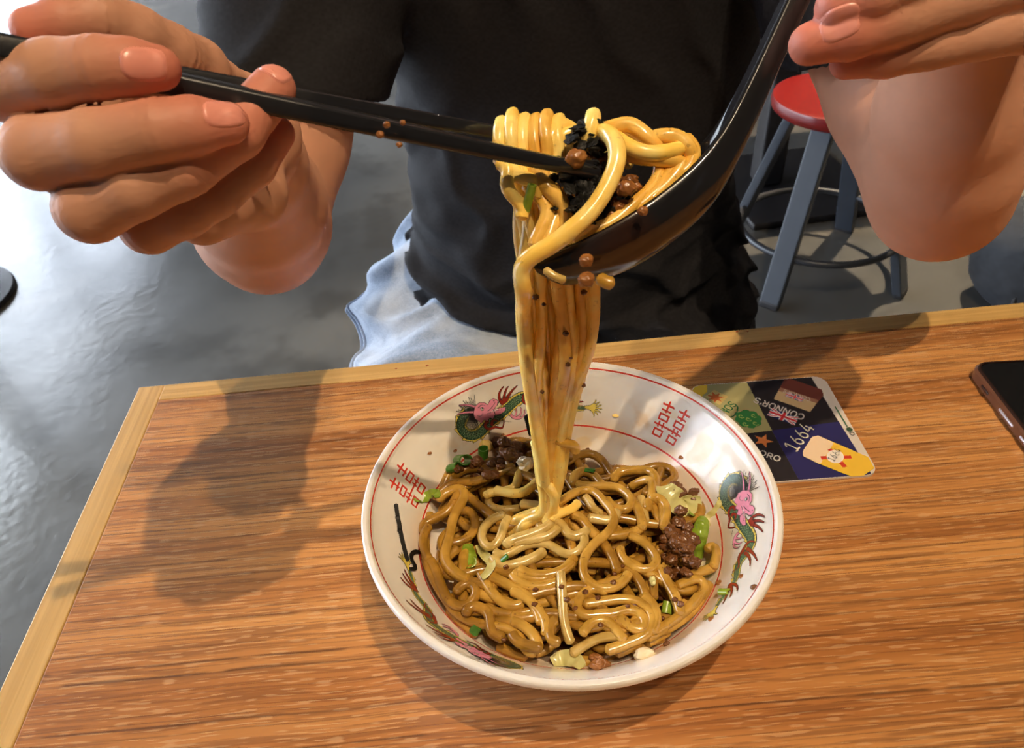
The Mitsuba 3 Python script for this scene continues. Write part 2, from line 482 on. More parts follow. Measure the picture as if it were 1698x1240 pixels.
def dragon():
    GREEN, YEL, PINK, DRED, BLK, PALE = lin(38, 74, 52), lin(226, 206, 96), lin(232, 150, 178), lin(146, 44, 30), lin(28, 22, 24), lin(150, 178, 140)
    ctr = [(-0.5, 22.0), (-6.5, 20.5), (-10.2, 16.4), (-8.7, 11.1), (-4.3, 8.8), (0.7, 9.1), (6.1, 11.2), (14.3, 13.6), (21.9, 16.6), (28.3, 19.6), (33.3, 20.4), (37.1, 18.6), (40.0, 15.4), (43.4, 13.3), (48.9, 13.8), (53, 14.4), (57, 13.5), (62, 11.9), (67.7, 10.8), (72, 11.3)]
    p = smooth_path(np.c_[np.array(ctr), np.zeros(len(ctr))], 0.5)[:, :2]
    n = len(p)
    u = np.linspace(0, 1, n)
    hw = np.interp(u, [0, 0.06, 0.5, 0.68, 0.85, 1.0], [2.2, 3.1, 3.1, 2.4, 1.5, 0.8])
    tg = np.gradient(p, axis=0); tg /= np.linalg.norm(tg, axis=1, keepdims=True)
    nr = np.c_[-tg[:, 1], tg[:, 0]]
    band = lambda lo, hi: shapely.union_all([sg.Polygon([p[i] + nr[i] * lo[i], p[i] + nr[i] * hi[i], p[i + 1] + nr[i + 1] * hi[i + 1], p[i + 1] + nr[i + 1] * lo[i + 1]]).buffer(0.02) for i in range(n - 1)])
    L = []
    body = band(-hw, hw)
    # the frilled back (left of travel is the inner side of the first curl, so the frill lies on the other side)
    frill = []
    for i in range(6, n - 12, 9):
        a, b = p[i] - nr[i] * hw[i] * 0.8, p[i + 8] - nr[i + 8] * hw[i + 8] * 0.8
        tip = p[i] - nr[i] * (hw[i] + 1.9) - tg[i] * 0.6
        frill.append(sg.Polygon([a, tip, p[i + 4] - nr[i + 4] * (hw[i + 4] + 0.9), p[i + 8] - nr[i + 8] * (hw[i + 8] + 0.8), b]).buffer(0.05))
    frill = shapely.union_all(frill)
    L += [(frill.buffer(0.28), BLK), (frill, YEL), (body.buffer(0.28), BLK), (body, GREEN)]
    belly = band(hw * 0.58, hw * 0.98)
    L.append((belly, YEL))
    L.append((shapely.union_all([sg.LineString([p[i] + nr[i] * hw[i] * 0.58, p[i] + nr[i] * hw[i]]).buffer(0.12) for i in range(4, n - 4, 3)] + [sg.LineString(p + nr * (hw * 0.58)[:, None]).buffer(0.12)]), BLK))
    sc = []
    for i in range(4, n - 3, 4):
        for j, q in enumerate(np.linspace(-0.75, 0.3, 4)):
            k = min(n - 1, i + (2 if j % 2 else 0))
            c = p[k] + nr[k] * hw[k] * q
            ang = np.arctan2(*tg[k][::-1])
            r0 = hw[k] * 0.27
            arc = [c + r0 * np.array([math.cos(ang + w), math.sin(ang + w)]) * [1.0, 1.0] for w in np.linspace(-1.25, 1.25, 7)]
            sc.append(sg.LineString(arc).buffer(0.13))
    L.append((shapely.union_all(sc).intersection(body), PALE))
    # tail tuft
    tuft = shapely.union_all([stroke([(71, 11.2), (75 + 1.5 * math.cos(a), 11.2 + 2 * math.sin(a)), (75.5 + 5.5 * math.cos(a), 11.3 + 5.0 * math.sin(a))], 1.7, 0.2) for a in np.linspace(-1.35, 1.35, 7)])
    L += [(tuft.buffer(0.25), BLK), (tuft, YEL)]
    # claws
    cl = [[(6.5, 12.2), (4.0, 9.7), (5.7, 7.7), (10, 7.3), (13.2, 5.6), (17.0, 9.0)], [(8.6, 9.6), (10.0, 11.5), (13, 10)], [(19.1, 19.5), (18.4, 24.2), (22.3, 29.0)], [(20.4, 20), (22.0, 24.6), (25.0, 28.3)], [(21.7, 20.3), (25.5, 24.3), (30.0, 27.4)],
          [(35.0, 14.8), (31.9, 18.1), (34.0, 22.5)], [(35.7, 17.7), (40.1, 21.9), (46.1, 26.1)], [(37.8, 16.6), (42.6, 20.4), (47.5, 21.9)], [(35.7, 14.9), (40.1, 12.6), (44.5, 13.6), (47, 10)], [(56, 12), (58, 17), (62, 20)], [(57, 12), (61, 15.5), (65.5, 17)], [(59, 11.5), (64, 13.5), (69, 14.5)]]
    claws = shapely.union_all([stroke(q, 1.9, 0.3) for q in cl])
    L += [(claws.buffer(0.22), BLK), (claws, DRED)]
    fl = shapely.union_all([stroke([(22.6, 10.9), (25.3, 8.2), (29.8, 8.4), (31.6, 12.0)], 1.6, 0.3), stroke([(25, 8.4), (28.5, 10.0), (29.6, 13.7)], 1.5, 0.3), stroke([(24, 9), (26, 11.5), (26.5, 14)], 1.3, 0.3)])
    L += [(fl.buffer(0.22), BLK), (fl, PINK)]
    # mane: fine black hairs and two pink horns
    hairs = [sg.LineString([(1.5, 18.5), (1.5 + 14.0 * math.cos(a) * k, 18.5 + 12.0 * math.sin(a) * k)]).buffer(0.17) for a, k in zip(np.radians(np.linspace(76, 256, 36)), [1, 0.8, 0.92] * 12)]
    L.append((shapely.union_all(hairs), BLK))
    horns = shapely.union_all([stroke([(1.5, 20.5), (-4.0, 23.0), (-9.0, 24.5)], 1.3, 0.4), stroke([(3.2, 22.8), (-0.5, 26.0), (-5.5, 28.6)], 1.3, 0.4)])
    L += [(horns.buffer(0.2), BLK), (horns, lin(208, 130, 160))]
    hd = sg.Polygon([(0.0, 17.2), (0.5, 20.4), (2.7, 23.4), (5.7, 24.5), (8.7, 23.3), (10.3, 20.9), (12.2, 23.1), (14.5, 23.7), (16.5, 22.0), (15.6, 19.8), (13.4, 18.6), (13.0, 17.4), (14.9, 17.0), (20.0, 16.6), (19.5, 15.2), (16.0, 13.8), (12, 14.4), (10.5, 12.8), (8.6, 14.5), (6.5, 12.8), (5.0, 14.6), (2.6, 13.4)]).buffer(0.35).buffer(-0.1)
    L += [(hd.buffer(0.26), BLK), (hd, PINK)]
    eye = sg.Point(6.1, 20.6).buffer(0.85)
    det = [eye.buffer(0.25).difference(eye.buffer(-0.05)), sg.Point(6.3, 20.8).buffer(0.5), stroke([(4.2, 22.2), (6.3, 22.9), (8.4, 21.6)], 0.45, 0.2), stroke([(9.0, 18.0), (12.0, 19.2), (15.0, 21.4)], 0.4, 0.2), sg.Point(14.6, 22.5).buffer(0.35),
           stroke([(8.0, 16.6), (12, 16.6), (17.5, 16.0)], 0.35, 0.2), stroke([(2.0, 17.8), (4.0, 17.0), (5.5, 18.4)], 0.35, 0.2)]
    L += [(eye, lin(240, 236, 228)), (shapely.union_all(det), BLK)]
    teeth = shapely.union_all([sg.Polygon([(10.5 + 1.2 * i, 17.3), (11.5 + 1.2 * i, 17.3), (11.0 + 1.2 * i, 16.2)]) for i in range(4)])
    L.append((teeth, lin(245, 242, 236)))
    L.append((shapely.union_all([stroke([(12.5, 18.0), (14.3, 11.3), (21.6, 7.0)], 0.42, 0.15), stroke([(15.8, 19.6), (20.5, 22.5), (25.2, 21.1)], 0.42, 0.15)]), BLK))
    return L


def double_joy():
    S = []
    for x in (-5.2, 5.2):
        S += [sg.box(x - 0.55, 20.5, x + 0.55, 28), sg.box(x - 3.6, 24.6, x + 3.6, 25.8), sg.box(x - 3.0, 21.3, x + 3.0, 22.4)]
        for y0, y1 in ((15.4, 19.8), (5.6, 10.4)):
            S.append(sg.box(x - 3.3, y0, x + 3.3, y1).difference(sg.box(x - 2.2, y0 + 1.1, x + 2.2, y1 - 1.1)))
        S += [sg.box(x - 4.4, 12.2, x + 4.4, 13.3), sg.box(x - 1.9, 11.2, x - 0.9, 14.9), sg.box(x + 0.9, 11.2, x + 1.9, 14.9)]
    S.append(sg.box(-6, 12.2, 6, 13.3))
    return [(shapely.union_all(S), RED)]


dg = dragon()
for k, a in enumerate((0.0, 120.0, 240.0)):
    m, c = paint(dg, math.radians(a))
    add("dragon_print", m, "m_print", parent=bowl, color=c, label="green dragon with a pink head printed inside the bowl" if k == 0 else None)
for k, a in enumerate((40.4, 160.4)):
    m, c = paint(double_joy(), math.radians(a))
    add("red_character_print", m, "m_print", parent=bowl, color=c, label="red double-happiness character printed inside the bowl" if k == 0 else None)

# ------------------------------------------------------------------ printed coaster
CO, CA = np.array([0.183, 0.351]), math.radians(-2)
co = thing("coaster", "square printed beer coaster half under the bowl's right rim", "coaster")
mat("m_card", lin(214, 204, 192), rough=0.75, spec=0.2)
mat("m_card_print", VCOL, rough=0.6, spec=0.35)
csh = sg.box(-44, -45.5, 52.5, 50.5).buffer(-8).buffer(8, 16)
cm = trimesh.creation.extrude_polygon(csh, 1.5, engine="earcut")


def coaster_xf(m, z=0.0):
    m = m.copy(); v = np.array(m.vertices) / 1000
    c, s = math.cos(CA), math.sin(CA)
    w = np.c_[CO[0] + v[:, 0] * c - v[:, 1] * s, CO[1] + v[:, 0] * s + v[:, 1] * c, TZ + v[:, 2] + z]
    return trimesh.Trimesh(w, m.faces, process=False)


add("card", coaster_xf(cm), "m_card", parent=co, smooth=30)


def prints(parent, name, layers, xf, label=None, mtl="m_card_print", z0=1.52, dz=0.018):
    ms, cs = [], []
    for i, (poly, col) in enumerate(layers):
        if isinstance(poly, trimesh.Trimesh):
            m = poly.copy(); v = np.array(m.vertices); v[:, 2] = v[:, 2] * 0 + z0 + dz * i
            keep = m.face_normals[:, 2] > 0.5
            m = trimesh.Trimesh(v, m.faces[keep], process=False)
        else:
            m = flat_poly(poly, z0 + dz * i)
        if m is None:
            continue
        ms.append(xf(m)); cs.append(np.tile(col, (len(m.vertices), 1)))
    add(name, join(ms), mtl, parent=parent, color=np.vstack(cs), label=label)


def word(text, h, o, ang, sx=1.0, bold=True):
    """Flat lettering in mm, baseline from o at the angle (degrees)."""
    m = meshkit.text_mesh(text, h, 0.05, bold)
    v = np.array(m.vertices); v[:, 0] *= sx
    a = math.radians(ang)
    w = np.c_[o[0] + v[:, 0] * math.cos(a) - v[:, 1] * math.sin(a), o[1] + v[:, 0] * math.sin(a) + v[:, 1] * math.cos(a), v[:, 2]]
    return trimesh.Trimesh(w, m.faces, process=False)


def quad(*q):
    return sg.Polygon(q).intersection(csh.buffer(-0.5))


def place(poly, o, ang, sc=1.0):
    return sa.translate(sa.rotate(sa.scale(poly, sc, sc, origin=(0, 0)), ang, origin=(0, 0)), *o)


def union_flag(w, h):
    """Blue field, white and red diagonals and crosses."""
    f = sg.box(-w / 2, -h / 2, w / 2, h / 2)
    d = lambda k: shapely.union_all([sg.LineString([(-w / 2, -h / 2), (w / 2, h / 2)]).buffer(k), sg.LineString([(-w / 2, h / 2), (w / 2, -h / 2)]).buffer(k)]).intersection(f)
    c = lambda k: shapely.union_all([sg.box(-w / 2, -k, w / 2, k), sg.box(-k, -h / 2, k, h / 2)]).intersection(f)
    return [(f, lin(36, 38, 92)), (d(h * 0.13), lin(226, 220, 220)), (d(h * 0.05), lin(196, 46, 56)), (c(h * 0.19), lin(226, 220, 220)), (c(h * 0.115), lin(196, 46, 56))]


BLK2, NAVY, OLIVE, GOLD = lin(36, 32, 36), lin(40, 38, 92), lin(162, 155, 104), lin(226, 178, 46)
Lc = [(quad((-60, 60), (-3, 60), (-0.4, -0.4), (-60, -4.5)), OLIVE), (quad((-3.4, 60), (43.2, 60), (45.6, 3.2), (-0.4, -0.4)), BLK2), (quad((-60, -4.5), (-0.4, -0.4), (3.4, -60), (-60, -60)), BLK2), (quad((-0.4, -0.4), (45.7, 3.2), (48.6, -60), (3.4, -60)), NAVY)]
Lc.append((quad((-60, 60), (-29, 60), (-33, 43), (-38, 38), (-60, 34)), lin(228, 190, 58)))
Lc += [(quad((-36, 38), (-28, 44), (-20, 36), (-28, 28)), lin(196, 172, 104)), (place(sg.Polygon([(6 * math.cos(a) * (1 if i % 2 else 0.45), 6 * math.sin(a) * (1 if i % 2 else 0.45)) for i, a in enumerate(np.linspace(0, 2 * np.pi, 14, endpoint=False))]), (-29, 36), 20), lin(190, 100, 50))]
DG = lin(36, 92, 52)
Lc += [(word("SOMERSBY", 6.2, (-19.8, 31.6), 221.7, 0.78), DG), (stroke([(-16.5, 25.5), (-19.5, 18), (-24, 15)], 1.0, 0.8), DG), (stroke([(-19.6, 18.5), (-17, 16), (-14, 14)], 1.5, 2.0), DG)]
crown = shapely.union_all([sg.Point(-12.6 + 5.6 * math.cos(a), 12.0 + 5.8 * math.sin(a)).buffer(3.4) for a in np.linspace(0, 2 * np.pi, 9)] + [sg.Point(-12.6, 12).buffer(5.5)])
curl = shapely.union_all([sg.LineString([(-12.6 + x + (0.4 + 0.30 * k) * math.cos(0.9 * k), 12 + y + (0.4 + 0.30 * k) * math.sin(0.9 * k)) for k in np.linspace(0, 6, 20)]).buffer(0.4) for x, y in ((0, 0), (4.5, 3), (-4, 3.4), (3.4, -4.5), (-3.5, -4.5))])
Lc += [(crown, lin(52, 122, 60)), (curl, lin(150, 176, 92))]
# glass of dark beer, wordmark and flag on the black quarter
Lc += [(quad((10.2, 29.9), (25.9, 52), (46.0, 36), (45.2, 30), (30.2, 14.2)), lin(104, 52, 44)), (quad((10.2, 29.9), (16.0, 38.0), (37.6, 22.4), (30.2, 14.2)), lin(196, 168, 124))]
Lc.append((quad((16.0, 38.0), (18.5, 41.5), (40, 25.2), (37.6, 22.4)), lin(150, 106, 82)))
Lc += [(word("CONNOR'S", 3.6, (35.6, 27.4), 142, 0.72), lin(206, 188, 170))] + [(place(g, (25.0, 30.2), 142), c) for g, c in union_flag(12, 5.2)]
Lc += [(word("CONNOR'S", 6.0, (26.4, 11.2), 142, 0.80), lin(206, 196, 188))] + [(place(g, (10.8, 11.6), 142), c) for g, c in union_flag(19, 8.5)]
star = sg.Polygon([(6.6 * math.cos(a) * (1 if i % 2 == 0 else 0.42), 6.6 * math.sin(a) * (1 if i % 2 == 0 else 0.42)) for i, a in enumerate(np.linspace(0, 2 * np.pi, 10, endpoint=False) + math.radians(128))])
Lc += [(place(star, (-9.2, -9.6), 0), lin(206, 122, 66)), (word("SAPPORO", 5.0, (-30.5, -12.0), -34, 0.95), lin(206, 200, 194))]
Lc += [(word("1664", 9.6, (8.2, -22.8), 47, 0.86, False), lin(226, 218, 200))]
gl = quad((12.4, -25.6), (13.4, -22.2), (23.4, -10.4), (27.0, -9.6), (50.5, -31.0), (50.5, -40), (38, -47.5), (19.0, -32.4))
fo = quad((12.4, -25.6), (13.4, -22.2), (23.4, -10.4), (27.0, -9.6), (33.9, -16.4), (19.5, -32.7))
Lc += [(gl.buffer(0.8), lin(234, 190, 60)), (fo.buffer(0.8), lin(236, 208, 172))]
Lc += [(shapely.union_all([sg.LineString([(30.2, -21.5), (33.9, -37.8)]).buffer(1.5, cap_style=2), sg.LineString([(21.9, -28.6), (41.0, -29.8)]).buffer(1.4, cap_style=2)]), lin(206, 64, 44)),
       (sa.rotate(sa.scale(sg.Point(0, 0).buffer(1), 6.2, 5.0), 47, origin=(0, 0)).__class__(sa.translate(sa.rotate(sa.scale(sg.Point(0, 0).buffer(1), 6.2, 5.0), 47, origin=(0, 0)), 31.2, -28.4)), lin(238, 228, 214)), (word("1664", 4.6, (28.6, -33.2), 47, 0.80, False), lin(40, 38, 40))]
Lc += [(stroke([(48.5, 17), (49.0, -2.4)], 0.8), lin(60, 104, 70)), (sg.Point(49.3, -5.4).buffer(2.0), lin(60, 84, 62)), (sg.Point(49.6, -9.4).buffer(1.7).difference(sg.Point(49.6, -9.4).buffer(1.0)), lin(120, 116, 110))]
prints(co, "printed_face", Lc, coaster_xf, "four beer advertisements printed on the coaster")

# ------------------------------------------------------------------ phone
ph = thing("phone", "black-screened phone in a clear brown case at the right edge of the table", "phone")
mat("m_phone_glass", lin(14, 14, 16), rough=0.06, spec=0.6, clear=1.0)
mat("m_case", lin(104, 68, 50), rough=0.10, spec=0.6, spec_trans=0.0, clear=1.0)
mat("m_case_lip", lin(44, 26, 20), rough=0.2, spec=0.5, clear=1.0)
mat("m_button", lin(210, 208, 222), rough=0.22, metallic=0.6)
PX0, PX1, PY0, PY1 = 0.3365, 0.4145, 0.2385, 0.3900


def plate(x0, x1, y0, y1, z0, z1, rc, r=0.001):
    pts = [(x, y) for x in (x0 + rc, x1 - rc) for y in (y0 + rc, y1 - rc)]
    ring = lambda z, k: [m3.Manifold.cylinder(0.0004, rc - k, rc - k, 40).translate((x, y, z)) for x, y in pts]
    return m3.Manifold.batch_hull(ring(z0, r) + ring(z0 + r, 0) + ring(z1 - r - 0.0004, 0) + ring(z1 - 0.0004, r))


PR = np.eye(4)
pc = np.array([PX0, PY1, 0])
PR = rotz(math.radians(-4.0), pc) @ frame(-pc, (1, 0, 0), (0, 1, 0), (0, 0, 1))
case = plate(PX0, PX1, PY0, PY1, TZ + 0.0002, TZ + 0.0106, 0.011, 0.0022) - plate(PX0 + 0.0026, PX1 - 0.0026, PY0 + 0.0026, PY1 - 0.0026, TZ + 0.0096, TZ + 0.014, 0.009, 0.0003)
add("case", moved(case, PR), "m_case", parent=ph, smooth=35, label="clear brown case")
lip = plate(PX0 + 0.0014, PX1 - 0.0014, PY0 + 0.0014, PY1 - 0.0014, TZ + 0.0088, TZ + 0.0110, 0.0098, 0.0006) - plate(PX0 + 0.0030, PX1 - 0.0030, PY0 + 0.0030, PY1 - 0.0030, TZ + 0.0080, TZ + 0.014, 0.0085, 0.0003)
add("case_lip", moved(lip, PR), "m_case_lip", parent=ph, smooth=35)
add("screen", moved(plate(PX0 + 0.0031, PX1 - 0.0031, PY0 + 0.0031, PY1 - 0.0031, TZ + 0.009, TZ + 0.0104, 0.0083, 0.0004), PR), "m_phone_glass", parent=ph, smooth=35)
for y0, y1 in ((PY1 - 0.030, PY1 - 0.020), (PY1 - 0.062, PY1 - 0.044), (PY1 - 0.088, PY1 - 0.070)):
    add("side_button", moved(rbox(PX0 - 0.0008, PX0 + 0.003, y0, y1, TZ + 0.0042, TZ + 0.0068, 0.0011), PR), "m_button" if y0 < PY1 - 0.04 else "m_case_lip", parent=ph, smooth=35, label="silver side button" if y0 < PY1 - 0.08 else None)

# ------------------------------------------------------------------ red stools
mat("m_red_seat", lin(100, 11, 11), rough=0.28, spec=0.5, clear=0.5)
mat("m_leg_metal", lin(46, 52, 60), rough=0.42, spec=0.5)
mat("m_ring_metal", lin(52, 55, 60), rough=0.35, metallic=0.4)


def stool(c, rot, label):
    t = thing("bar_stool", label, "stool")
    m = rotz(rot, (c[0], c[1], 0))
    seat = lathe([(0, 0.455), (0.12, 0.456), (0.153, 0.458), (0.163, 0.455), (0.166, 0.445), (0.164, 0.432), (0.157, 0.425), (0.14, 0.424), (0, 0.424)], 96)
    add("seat", moved(seat, m), "m_red_seat", parent=t, smooth=40, label="round red seat")
    for i in range(4):
        a = math.pi / 4 + i * math.pi / 2
        d = np.array([math.cos(a), math.sin(a), 0]); s = np.array([-d[1], d[0], 0])
        q = [d * 0.105 + [0, 0, 0.428], d * 0.232 + [0, 0, 0.012]]
        e = m3.Manifold.batch_hull([m3.Manifold.sphere(0.004, 10).translate(tuple(float(v) for v in (b + s * u * 0.021 + d * w * 0.008))) for b in q for u in (-1, 1) for w in (-1, 1)])
        k = add("leg", moved(e, m), "m_leg_metal", parent=t, smooth=40)
        fc = d * 0.232 + [0, 0, 0.007]
        if k.count("__") < 3:
            add("foot", moved(rbox(-0.024, 0.024, -0.011, 0.011, 0.0, 0.018, 0.004), m @ frame(d * 0.234, s, d, (0, 0, 1))), "m_black_metal", parent=k, smooth=40)
    add("foot_ring", moved(tube(np.array([(0.196 * math.cos(a), 0.196 * math.sin(a), 0.125) for a in np.linspace(0, 2 * np.pi, 80)]), 0.0085, 12, cap=False), m), "m_ring_metal", parent=t, smooth=True)
    add("seat_ring", moved(tube(np.array([(0.112 * math.cos(a), 0.112 * math.sin(a), 0.417) for a in np.linspace(0, 2 * np.pi, 60)]), 0.008, 10, cap=False), m), "m_leg_metal", parent=t, smooth=True)
    return t


stool((0.87, 1.67), math.radians(0), "red seated bar stool with dark metal legs and a foot ring behind the ladle hand")
stool((0.10, 0.735), math.radians(8), "red bar stool that the diner sits on")

# ------------------------------------------------------------------ things on the floor
mat("m_black_matt", lin(26, 24, 25), rough=0.5, spec=0.4)
ft = thing("pedestal_table", "black square table foot with its column on the floor behind the red stool", "table")
add("base_plate", moved(rbox(-0.21, 0.21, -0.23, 0.23, 0.0, 0.02, 0.006), rotz(math.radians(4), (0.98, 2.12, 0))), "m_black_matt", parent=ft, smooth=30)
add("column", rbox(0.87, 0.95, 2.10, 2.18, 0.02, 0.70, 0.01), "m_black_matt", parent=ft, smooth=30)
add("top", rbox(0.68, 1.30, 1.95, 2.45, 0.70, 0.735, 0.006), "m_trim_x", parent=ft, smooth=30)
dk = thing("round_foot", "dark round table foot on the floor at the left edge", "table foot")
fm = lathe([(0, 0.0), (0.2, 0.0), (0.205, 0.006), (0.2, 0.016), (0.05, 0.035), (0.03, 0.05), (0.028, 0.70), (0, 0.70)], 72); fm.apply_translation((-1.525, 1.88, 0))
add("base", fm, "m_black_matt", parent=dk, smooth=30)
mat("m_bag", lambda p, n, uv: mix(lin(26, 29, 33), lin(38, 42, 48), fbm(p.x * 60, p.y * 60, p.z * 60, 3)), rough=0.8, sheen=0.4)
bg = thing("backpack", "dark grey fabric bag on the floor beyond the phone", "bag")
bo = np.array([1.29, 1.42, 0])
bm = blob((0, 0, 0), (1, 1, 1), 5, 0.10, 4)
bv = np.array(bm.vertices); bv = np.sign(bv) * np.abs(bv) ** 0.8 * np.array([0.15, 0.13, 0.14]); bv[:, 2] += 0.14; bv[:, 2] = np.maximum(bv[:, 2], 0.002)
bv += [bo[0] + 0.02, bo[1], 0]
add("body", trimesh.Trimesh(bv, bm.faces, process=False), "m_bag", parent=bg, smooth=True)
an = np.linspace(0.15, np.pi - 0.15, 30)
add("piping", tube(np.c_[bo[0] + 0.02 + 0.115 * np.cos(an), np.full(30, bo[1] - 0.085), 0.02 + 0.245 * np.sin(an)], 0.006, 8), "m_black_matt", parent=bg, smooth=True)
# ------------------------------------------------------------------ distance fields and their meshes
def cap(p, a, b, ra, rb):
    ab = b - a
    t = np.clip(((p - a) @ ab) / max(ab @ ab, 1e-12), 0, 1)
    return np.linalg.norm(p - a - t[:, None] * ab, axis=1) - (ra + (rb - ra) * t)


def smin(a, b, k):
    h = np.maximum(k - np.abs(a - b), 0) / k
    return np.minimum(a, b) - h * h * k * 0.25


class Field:
    """Capsule chains blended with radius k; chains given a group blend with each other by the group's k."""
    FAR = 0.06

    def __init__(self):
        self.chains = []

    def chain(self, pts, radii, k=0.004, join_k=0.004):
        self.chains.append((np.array(pts, float), np.array(radii, float), k, join_k))
        return self

    def __call__(self, p):
        d = np.full(len(p), self.FAR)
        for pts, rr, k, jk in self.chains:
            lo, hi = (pts - rr[:, None]).min(0) - self.FAR * 0.6, (pts + rr[:, None]).max(0) + self.FAR * 0.6
            m = np.nonzero(((p > lo) & (p < hi)).all(1))[0]
            if not len(m):
                continue
            q, c = p[m], None
            for i in range(len(pts) - 1):
                e = cap(q, pts[i], pts[i + 1], rr[i], rr[i + 1])
                c = e if c is None else smin(c, e, k)
            d[m] = smin(d[m], c, jk)
        return d


def surface(f, lo, hi, h, block=12):
    """Naive surface nets on the blocks that the surface crosses."""
    lo, hi = np.asarray(lo, float), np.asarray(hi, float)
    nb = np.maximum(1, np.ceil((hi - lo) / (h * block)).astype(int))
    g = np.stack(np.meshgrid(*[np.arange(n) for n in nb], indexing="ij"), -1).reshape(-1, 3)
    c = lo + (g + 0.5) * h * block
    live = g[np.abs(f(c)) < h * block * 0.95 + 0.003]
    e = np.stack(np.meshgrid(*[np.arange(block + 1)] * 3, indexing="ij"), -1).reshape(-1, 3)
    V, CELLS, SIGN = [], [], []
    n = nb * block + 2
    cid = lambda q: (q[..., 0] * n[1] + q[..., 1]) * n[2] + q[..., 2]
    corner = np.array([[0, 0, 0], [0, 0, 1], [0, 1, 0], [0, 1, 1], [1, 0, 0], [1, 0, 1], [1, 1, 0], [1, 1, 1]])
    edges = [(0, 1), (2, 3), (4, 5), (6, 7), (0, 2), (1, 3), (4, 6), (5, 7), (0, 4), (1, 5), (2, 6), (3, 7)]
    for s in range(0, len(live), 600):
        L = live[s:s + 600]
        q = (L[:, None] * block + e[None]).astype(np.int64)
        d = f((lo + q * h).reshape(-1, 3)).reshape(len(L), block + 1, block + 1, block + 1)
        k = np.stack([d[:, a:a + block, b:b + block, w:w + block] for a, b, w in corner], -1).reshape(-1, 8)
        base = q.reshape(len(L), block + 1, block + 1, block + 1, 3)[:, :block, :block, :block].reshape(-1, 3)
        m = (k.min(1) < 0) & (k.max(1) >= 0)
        k, base = k[m], base[m]
        acc, cnt = np.zeros((len(k), 3)), np.zeros(len(k))
        for a, b in edges:
            x = (k[:, a] < 0) != (k[:, b] < 0)
            t = np.where(x, k[:, a] / np.where(x, k[:, a] - k[:, b], 1), 0)
            acc += np.where(x[:, None], corner[a] + t[:, None] * (corner[b] - corner[a]), 0)
            cnt += x
        V.append(lo + (base + acc / cnt[:, None]) * h)
        CELLS.append(base)
        SIGN.append(k[:, [0, 4, 2, 1]])
    V, B, S = np.vstack(V), np.vstack(CELLS), np.vstack(SIGN)
    ids = cid(B)
    order = np.argsort(ids)
    srt = ids[order]

    def find(q):
        j = np.minimum(np.searchsorted(srt, cid(q)), len(srt) - 1)
        return np.where(srt[j] == cid(q), order[j], -1)

    F = []
    for ax, (u, w) in enumerate(((1, 2), (2, 0), (0, 1))):
        x = (S[:, 0] < 0) != (S[:, ax + 1] < 0)
        b = B[x]
        du, dw = np.eye(3, dtype=int)[u], np.eye(3, dtype=int)[w]
        quad = np.stack([np.nonzero(x)[0], find(b - du), find(b - du - dw), find(b - dw)], 1)
        inside = S[x, 0] < 0
        quad = np.where(inside[:, None], quad, quad[:, ::-1])
        F.append(quad[(quad >= 0).all(1)])
    F = np.vstack(F)
    return trimesh.Trimesh(V, np.vstack([F[:, [0, 1, 2]], F[:, [0, 2, 3]]]), process=False)


def cut(mesh, keep):
    m = trimesh.Trimesh(mesh.vertices, np.array(mesh.faces)[keep(mesh.triangles_center)], process=False)
    m.remove_unreferenced_vertices()
    return m


# ------------------------------------------------------------------ the person's joints
S_R, E_R, W_R = np.array([-0.085, 0.650, 1.03]), at(440, 388, 0.545), at(398, 226, 0.335)      # the arm at the left of the picture (their right)
S_L, E_L, W_L = np.array([0.272, 0.650, 1.03]), at(1558, 322, 0.49), at(1612, -78, 0.345)      # the arm at the right


def A(*q):
    return np.array([at(*x) for x in q])


hand = Field()
# chopstick hand: fingers from the knuckle of the palm to the tip
FING_R = dict(
    index=(A((85, 160, 0.252), (45, 152, 0.230), (12, 140, 0.2110), (90, 121, 0.2045), (165, 112, 0.2018), (215, 111, 0.202), (262, 113, 0.2045)), [.0118, .0104, .0102, .0087, .0082, .0072, .0060]),
    middle=(A((165, 170, 0.262), (105, 215, 0.234), (64, 254, 0.2105), (160, 238, 0.2060), (262, 216, 0.2045), (320, 208, 0.2065), (378, 205, 0.2095)), [.0120, .0104, .0101, .0090, .0082, .0075, .0058]),
    ring=(A((205, 240, 0.268), (165, 300, 0.240), (150, 346, 0.2190), (225, 312, 0.2150), (305, 279, 0.2155), (392, 219, 0.2250), (452, 148, 0.2310)), [.0115, .0100, .0098, .0086, .0082, .0078, .0070]),
    pinky=(A((255, 300, 0.274), (238, 345, 0.252), (246, 374, 0.2355), (305, 350, 0.2315), (358, 320, 0.2335), (418, 272, 0.240), (458, 222, 0.246)), [.0105, .0090, .0087, .0079, .0076, .0072, .0060]),
    thumb=(A((345, 162, 0.300), (320, 120, 0.278), (284, 92, 0.262), (225, 58, 0.248), (168, 34, 0.239), (108, 38, 0.233), (52, 47, 0.231)), [.0152, .0128, .0104, .0092, .0088, .0074, .0061]))
PALM_R = [(A((398, 226, 0.335), (250, 190, 0.292), (95, 165, 0.258)), [.020, .0185, .0122]), (A((398, 226, 0.335), (280, 200, 0.296), (180, 172, 0.266)), [.020, .0185, .0122]),
          (A((398, 226, 0.335), (300, 245, 0.300), (210, 240, 0.271)), [.020, .0185, .0118]), (A((398, 232, 0.333), (335, 295, 0.305), (258, 302, 0.277)), [.020, .0185, .0112]),
          (A((400, 250, 0.325), (408, 318, 0.302), (335, 356, 0.272)), [.0185, .0142, .0110]), (A((398, 220, 0.335), (345, 162, 0.303)), [.020, .0165])]
